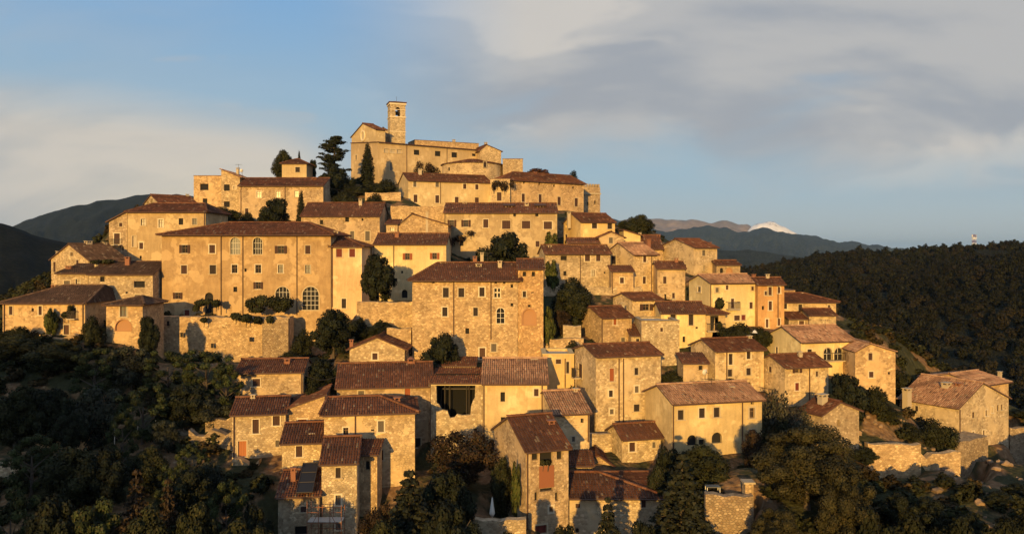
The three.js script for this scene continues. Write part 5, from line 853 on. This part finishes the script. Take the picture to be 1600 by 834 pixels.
// vines and garden plants on walls
function vine(name, label, cat, blobs, d, N, pal, seed) { const c = at(blobs[0][0], blobs[0][1], d), g = thing(name, label, cat, c); const B = blobs.map(([x, y, rx, ry, dd = 0]) => { const p = at(x, y, d + dd); return [p.x - c.x, p.y - c.y, p.z - c.z, rx / F * d, ry / F * d, Math.min(1.1, rx / F * d)]; }); mesh('foliage', leafCloud(B, N, 0.17, pal, seed), leafMat, g); mesh('stem', merge(B.slice(0, 3).map(b => bar(V(b[0], b[1] - b[4] - 0.6, b[2]), V(b[0] + 0.1, b[1] + b[4] * 0.5, b[2]), 0.05))), M.bark, g); }
vine('vine', 'small vine arbour over the dark arched door of the very long palazzo', 'vine', [[314, 473, 10, 5], [324, 471, 9, 4], [337, 474, 7, 6], [306, 481, 6, 6]], 108.5, 1300, G1, 201);
vine('vine', 'wide vine arbour covering the terrace in front of the palazzo drainpipes', 'vine', [[392, 474, 10, 9], [408, 470, 14, 10], [428, 472, 14, 10], [446, 473, 13, 10], [438, 482, 12, 6], [400, 484, 14, 5]], 108, 3000, G1, 202);
vine('shrub', 'trailing shrubs along the top of the massive retaining wall', 'shrub', [[368, 494, 9, 6], [384, 497, 10, 7], [318, 500, 6, 4], [402, 500, 8, 6], [421, 499, 6, 6]], 105.5, 1600, G1, 203);
vine('vine', 'tangled creeper over the vine streaked wall house', 'vine', [[776, 286, 8, 5], [788, 290, 7, 9], [771, 292, 4, 6], [800, 287, 5, 7]], 164.3, 700, GB, 204);
vine('vine', 'ivy on the dormer house wall above the large round tree', 'vine', [[718, 372, 10, 6], [706, 378, 6, 8], [735, 364, 8, 4]], 139.3, 500, GB, 205);
vine('vine', 'leafy creeper round the corner of the white-yellow house', 'vine', [[1125, 474, 7, 9], [1120, 486, 5, 8]], 106.3, 800, G1, 206);
vine('shrub', 'potted plants on the dark planted balcony', 'plant', [[1124, 508, 5, 6], [1128, 514, 5, 4]], 102.9, 500, G1, 207);
vine('vine', 'creeper around the brown door of the long low western house', 'vine', [[108, 484, 4, 8], [100, 492, 5, 5], [86, 500, 6, 5]], 101.4, 700, G1, 208);
vine('shrub', 'moss and weeds growing along the mossy gable roof gutter', 'shrub', [[150, 409, 9, 3], [168, 408, 10, 3]], 112.5, 700, G1, 209);
vine('shrub', 'potted plants inside the loggia of the tower house', 'plant', [[848, 722, 4, 3], [856, 722, 4, 3]], 66.5, 300, G1, 210);

// ---------------------------------------------------------------- undergrowth and the far wood
const dummy = new THREE.Object3D();
function instances(name, label, cat, geo, mats, tints) { const m = new THREE.InstancedMesh(geo, leafMat, mats.length); mats.forEach((q, i) => { m.setMatrixAt(i, q); m.setColorAt(i, tints[i]); }); m.name = numbered(name); m.castShadow = m.receiveShadow = true; tag(m, label, cat, null, 'stuff'); scene.add(m); return m; }
{
  const r = rng(500), mats = [], tints = [], inside = (x, d, mg) => footprints.some(f => { const dx = x - f.C.x, dd = d + f.C.z, c = Math.cos(f.a), s = Math.sin(f.a), u = c * dx + s * dd, v = -s * dx + c * dd; return u > -mg && u < f.W + mg && v > -mg - 0.6 && v < f.D + mg; });
  const geo = leafCloud(roundBlobs(7, 91, 0.7, 0.35, 0.5, 0.38), 420, 0.13, G1, 92, { floor: 0 });
  for (let i = 0; i < 60000 && mats.length < 5200; i++) {
    const x = -110 + r() * 230, d = 34 + r() * 170, px = 800 + x / d * F;
    if (px < -120 || px > 1720) continue;
    const town = px > 370 + (d < 75 ? 80 : 0) && px < 1330 && d > 64 && d < 190, bank = px > 1345 && d < 100, dens = fbm(x * 0.09, d * 0.09 + 30, 4) - (bank ? 0.12 : 0);
    if (px > 240 && px < 455 && d > 88 && d < 106) continue; if (bank && d > 69 && d < 84 && px < 1530 && (r() < 0.35 || px > 1350 && px < 1600 && d > 74)) continue; if (px > 1490 && px < 1620 && d > 72 && d < 96) continue; const slope = px > 380 && px < 600 && d > 80 && d < 105; if (town && !slope && (dens < 0.52 || r() < 0.55)) continue; if (dens < 0.36) continue; if (inside(x, d, town ? 0.9 : 0.5)) continue;
    const s = (town ? 0.35 + 0.5 * r() : 0.6 + 1.1 * r()); dummy.position.set(x, land(x, d) - 0.1, -d); dummy.rotation.set(0, r() * 6.28, 0); dummy.scale.set(s * (0.8 + 0.5 * r()), s * (0.6 + 0.5 * r()), s); dummy.updateMatrix(); mats.push(dummy.matrix.clone());
    const k = 0.55 + 0.7 * r(), b = r() < 0.25 ? 1.5 : 1; tints.push(col(k * b, k * (b > 1 ? 1.0 : 1), k * 0.95));
  }
  instances('undergrowth', 'low scrub and brambles covering the open ground of the hill', 'undergrowth', geo, mats, tints);
}
{
  const r = rng(600), sets = [[], [], []], tints = [[], [], []];
  const geos = [leafCloud(roundBlobs(11, 95, 0.85, 0.9, 0.55, 0.4), 620, 0.13, G2.map(c => [c[0] * 0.85, c[1] * 0.8, c[2] * 0.8]), 96), leafCloud(roundBlobs(9, 97, 1.1, 0.95, 0.5, 0.42), 560, 0.13, G1.map(c => [c[0] * 0.66, c[1] * 0.66, c[2] * 0.8]), 98), leafCloud(roundBlobs(13, 99, 0.7, 0.8, 0.6, 0.36), 620, 0.12, [[0.0200, 0.0180, 0.0100], [0.0300, 0.0250, 0.0140]], 94)];
  let n = 0;
  for (let i = 0; i < 90000 && n < 11000; i++) {
    const rr = 130 + Math.sqrt(r()) * 720, a = (4 + r() * 36) * rad, x = Math.sin(a) * rr, d = Math.cos(a) * rr; if (x < 52) continue;
    if (fbm(x * 0.02 + 9, d * 0.02, 3) < 0.33) continue; if (d < 340 && x < 178 && land(x, d) > woodSlope(x, d)) continue;
    const k = Math.floor(r() * 3), s = 1.3 + 2.4 * r() * (0.5 + fbm(x * 0.03, d * 0.03 + 70, 3)); dummy.position.set(x, woodSlope(x, d) - 0.5, -d); dummy.rotation.set(0, r() * 6.28, 0); dummy.scale.set(s, s * (0.8 + 0.5 * r()), s); dummy.updateMatrix(); sets[k].push(dummy.matrix.clone()); const q = (0.55 + 0.6 * r()) * (0.56 + 0.95 * fbm(x * 0.015 + 4, d * 0.015, 3)), wv = 0.85 + 0.3 * fbm(x * 0.02, d * 0.02 + 33, 2); tints[k].push(col(q * wv, q, q * (2 - wv) * 0.95)); n++;
  }
  sets.forEach((s, k) => instances('woodland', ['dense far-off wood covering the eastern slope', 'taller crowns mixed through the wood of the eastern slope', 'brownish crowns mixed through the wood of the eastern slope'][k], 'wood', geos[k], s, tints[k]));
}

// ---------------------------------------------------------------- small things
{ // closed parasol
  const d = 66, p = at(769, 809, d); p.y = Math.min(p.y, p.y); const g = thing('closed_parasol', 'closed cream parasol standing on the dark garden terrace', 'parasol', p);
  const h = 32 / F * d; mesh('canopy', new THREE.LatheGeometry([[0.02, h * 1.0], [0.05, h * 0.97], [0.1, h * 0.75], [0.2, h * 0.38], [0.24, h * 0.22], [0.12, h * 0.1], [0.06, h * 0.06]].map(q => new THREE.Vector2(...q)), 10), M.canvas, g); mesh('pole', bar(V(0, -0.6, 0), V(0, h * 1.03, 0), 0.03), M.whiteWood, g); mesh('base', new THREE.CylinderGeometry(0.28, 0.32, 0.12, 16).translate(0, -0.3, 0), M.concrete, g);
}
{ // open parasol
  const d = 101, p = at(1180, 534, d), g = thing('open_parasol', 'open white parasol above the garden shrubs', 'parasol', p), h = 16 / F * d, R = 7.5 / F * d;
  const c = new THREE.ConeGeometry(R, 0.35, 8, 1, true); c.translate(0, h + 0.05, 0); const m = new THREE.MeshStandardMaterial({ color: col(0.75, 0.72, 0.66), roughness: 0.9, side: THREE.DoubleSide }); mesh('canopy', c, m, g); mesh('pole', bar(V(0, -1, 0), V(0, h + 0.2, 0), 0.03), M.iron, g);
}
{ // scaffolding
  const d = 65, x0 = at(483, 834, d).x, x1 = at(536, 834, d).x, yb = CY + (HZ - 846) / F * d, yt = CY + (HZ - 779) / F * d, g = thing('scaffolding', 'rusty tube scaffolding in front of the slender tower house', 'scaffolding', V(x0, yb, -d)), W = x1 - x0, H = yt - yb;
  for (let i = 0; i < 4; i++) for (const z of [0.75, -0.55]) mesh('pole', bar(V(W * i / 3, -1, z), V(W * i / 3, H * (z > 0 ? 1 : 0.9) - (i % 2) * 0.3, z), 0.028), M.rust, g);
  for (let k = 1; k < 4; k++) for (const z of [0.75, -0.55]) mesh('ledger', bar(V(0, H * k / 4, z), V(W, H * k / 4, z), 0.024), M.rust, g);
  mesh('brace', bar(V(0, H * 0.25, 0.78), V(W / 3, H * 0.75, 0.78), 0.022), M.rust, g); mesh('brace', bar(V(W, H * 0.25, 0.78), V(W * 2 / 3, H * 0.75, 0.78), 0.022), M.rust, g);
  for (let k = 0; k < 3; k++) mesh('plank', box(W, 0.05, 0.36, W / 2, H * 0.5 + 0.06, -0.3 + k * 0.39), M.concrete, g);
}
{ // radio mast on the ridge
  const d = 640, x = (1523 - 800) / F * d, y = woodSlope(x, d), yt = CY + (HZ - 366) / F * d, g = thing('radio_mast', 'red and white lattice radio mast on the wooded ridge', 'mast', V(x, y, -d)), H = yt - y;
  const P = [[-1, -1], [1, -1], [1, 1], [-1, 1]], n = Math.max(3, Math.round(H / 2.4));
  for (let k = 0; k < n; k++) { const y0 = H * k / n, y1 = H * (k + 1) / n, gs = []; for (let i = 0; i < 4; i++) { const a = P[i], b = P[(i + 1) % 4]; gs.push(bar(V(a[0], y0, a[1]), V(a[0], y1, a[1]), 0.14), bar(V(a[0], y0, a[1]), V(b[0], y1, b[1]), 0.1)); } mesh('lattice', merge(gs), k % 2 ? M.canvas : M.shRed, g); }
  for (const s of [-1, 1]) mesh('antenna', box(0.5, 1.6, 0.4, s * 1.5, H - 1.2, 0), M.canvas, g); mesh('platform', box(3.6, 0.25, 2.4, 0, H - 2.9, 0), M.canvas, g);
}
{ // garden table
  const d = 63.5, p = at(1114, 774, d), g = thing('garden_table', 'white framed garden table on the terrace beside the dark conifer', 'table', p); mesh('table_top', box(1.1, 0.05, 0.7, 0, 0.74, 0), M.greyPane, g); for (const [x, z] of [[-1, -1], [1, -1], [1, 1], [-1, 1]]) mesh('leg', bar(V(x * 0.5, -0.4, z * 0.3), V(x * 0.5, 0.72, z * 0.3), 0.03), M.canvas, g);
}
function dish(label, px, py, d) { const g = thing('satellite_dish', label, 'satellite dish', at(px, py, d)); const s = new THREE.SphereGeometry(0.5, 16, 6, 0, 6.2832, 0, 0.75); s.rotateX(Math.PI / 2 + 0.1); s.translate(0, 0, -0.5); s.rotateY(0.5); mesh('reflector', s, new THREE.MeshStandardMaterial({ color: col(0.6, 0.57, 0.52), roughness: 0.5, side: THREE.DoubleSide }), g); mesh('arm', merge([bar(V(0, 0, -0.1), V(0.25, -0.1, 0.5), 0.02), bar(V(0, -1.2, -0.4), V(0, 0, -0.15), 0.035)]), M.iron, g); }
dish('pale satellite dish beside the small red roofed lean-to', 1103, 581, 86.2);
dish('satellite dish on the roof behind the house with three cream windows', 377, 266, 160);
function antenna(label, px, py, hpx, d) { const g = thing('roof_aerial', label, 'aerial', at(px, py, d)), H = hpx / F * d; mesh('mast', bar(V(0, -0.8, 0), V(0, H, 0), 0.025), M.iron, g); const gs = [bar(V(-0.7, H * 0.9, 0), V(0.7, H * 0.9, 0.2), 0.018)]; for (let i = 0; i < 6; i++) gs.push(bar(V(-0.6 + i * 0.24, H * 0.9, -0.35), V(-0.6 + i * 0.24, H * 0.9, 0.45), 0.012)); mesh('boom', merge(gs), M.iron, g); }
antenna('thin television aerial on the single pitch roof of the western brow', 372, 268, 12, 161);
antenna('thin television aerial above the long red shutter house', 645, 570, 15, 85);
antenna('thin television aerial on the huge palazzo roof', 762, 408, 14, 100);
antenna('thin television aerial on the balcony door house', 1290, 511, 12, 99);
antenna('thin television aerial on the big yellow house roof', 1112, 603, 12, 80);
for (const [px, py, d] of [[178, 668, 78], [214, 650, 79], [286, 650, 79.5], [200, 652, 78.6], [242, 648, 79.2]]) { const p = at(px, py, d), x = p.x; const g = thing('garden_stake', 'thin pale stake in the terraced kitchen garden of the western slope', 'stake', V(x, land(x, d), -d), 0, 'stakes of the kitchen garden'); mesh('post', bar(V(0, -0.3, 0), V(0.03, 1.7, 0), 0.035), M.whiteWood, g); }

// rocks lying on the eastern bank
{
  const r = rng(811), mats = [], tints = [], g = new THREE.IcosahedronGeometry(1, 1), ps = g.attributes.position; for (let i = 0; i < ps.count; i++) { const k = 0.8 + 0.4 * hash2(Math.round(ps.getX(i) * 50), Math.round(ps.getY(i) * 50 + ps.getZ(i) * 90)); ps.setXYZ(i, ps.getX(i) * k, ps.getY(i) * k * 0.7, ps.getZ(i) * k); } g.computeVertexNormals();
  for (let i = 0; i < 700; i++) { const x = 30 + r() * 38, d = 58 + r() * 30; if (fbm(x * 0.2, d * 0.2, 3) < 0.45) continue; const s = 0.1 + 0.5 * r() * r(); dummy.position.set(x, land(x, d), -d); dummy.rotation.set(r() * 3, r() * 6, 0); dummy.scale.setScalar(s); dummy.updateMatrix(); mats.push(dummy.matrix.clone()); const k = 0.5 + 0.6 * r(); tints.push(col(0.3 * k, 0.2 * k, 0.12 * k)); }
  const m = new THREE.InstancedMesh(g, new THREE.MeshStandardMaterial({ roughness: 1 }), mats.length); mats.forEach((q, i) => { m.setMatrixAt(i, q); m.setColorAt(i, tints[i]); }); m.name = 'rubble'; m.castShadow = m.receiveShadow = true; tag(m, 'loose stones and rubble scattered on the bank under the lone house', 'rubble', null, 'stuff'); scene.add(m);
}
function cable(label, a, b, sag) { const p = at(...a), q = at(...b), m = p.clone().lerp(q, 0.5); m.y -= sag; const c = new THREE.CatmullRomCurve3([p, m, q]); const o = mesh(numbered('cable'), new THREE.TubeGeometry(c, 20, 0.022, 5), M.iron, scene); tag(o, label, 'cable'); }
cable('thin cable strung from the brick chimney house to the long red shutter house', [470, 584, 84.5], [530, 588, 80.6], 0.5);
cable('thin cable sagging across the front of the arched top shutter house', [1186, 604, 87], [1296, 611, 87.5], 0.5);
cable('thin cable between the castle palace garden and the cedar terrace', [505, 293, 156], [640, 297, 166], 0.9);

const renderer = new THREE.WebGLRenderer({ antialias: true });
renderer.setSize(1024, 533);
renderer.toneMapping = THREE.LinearToneMapping;
renderer.toneMappingExposure = EXPOSURE;
renderer.shadowMap.enabled = true;
renderer.render(scene, camera);
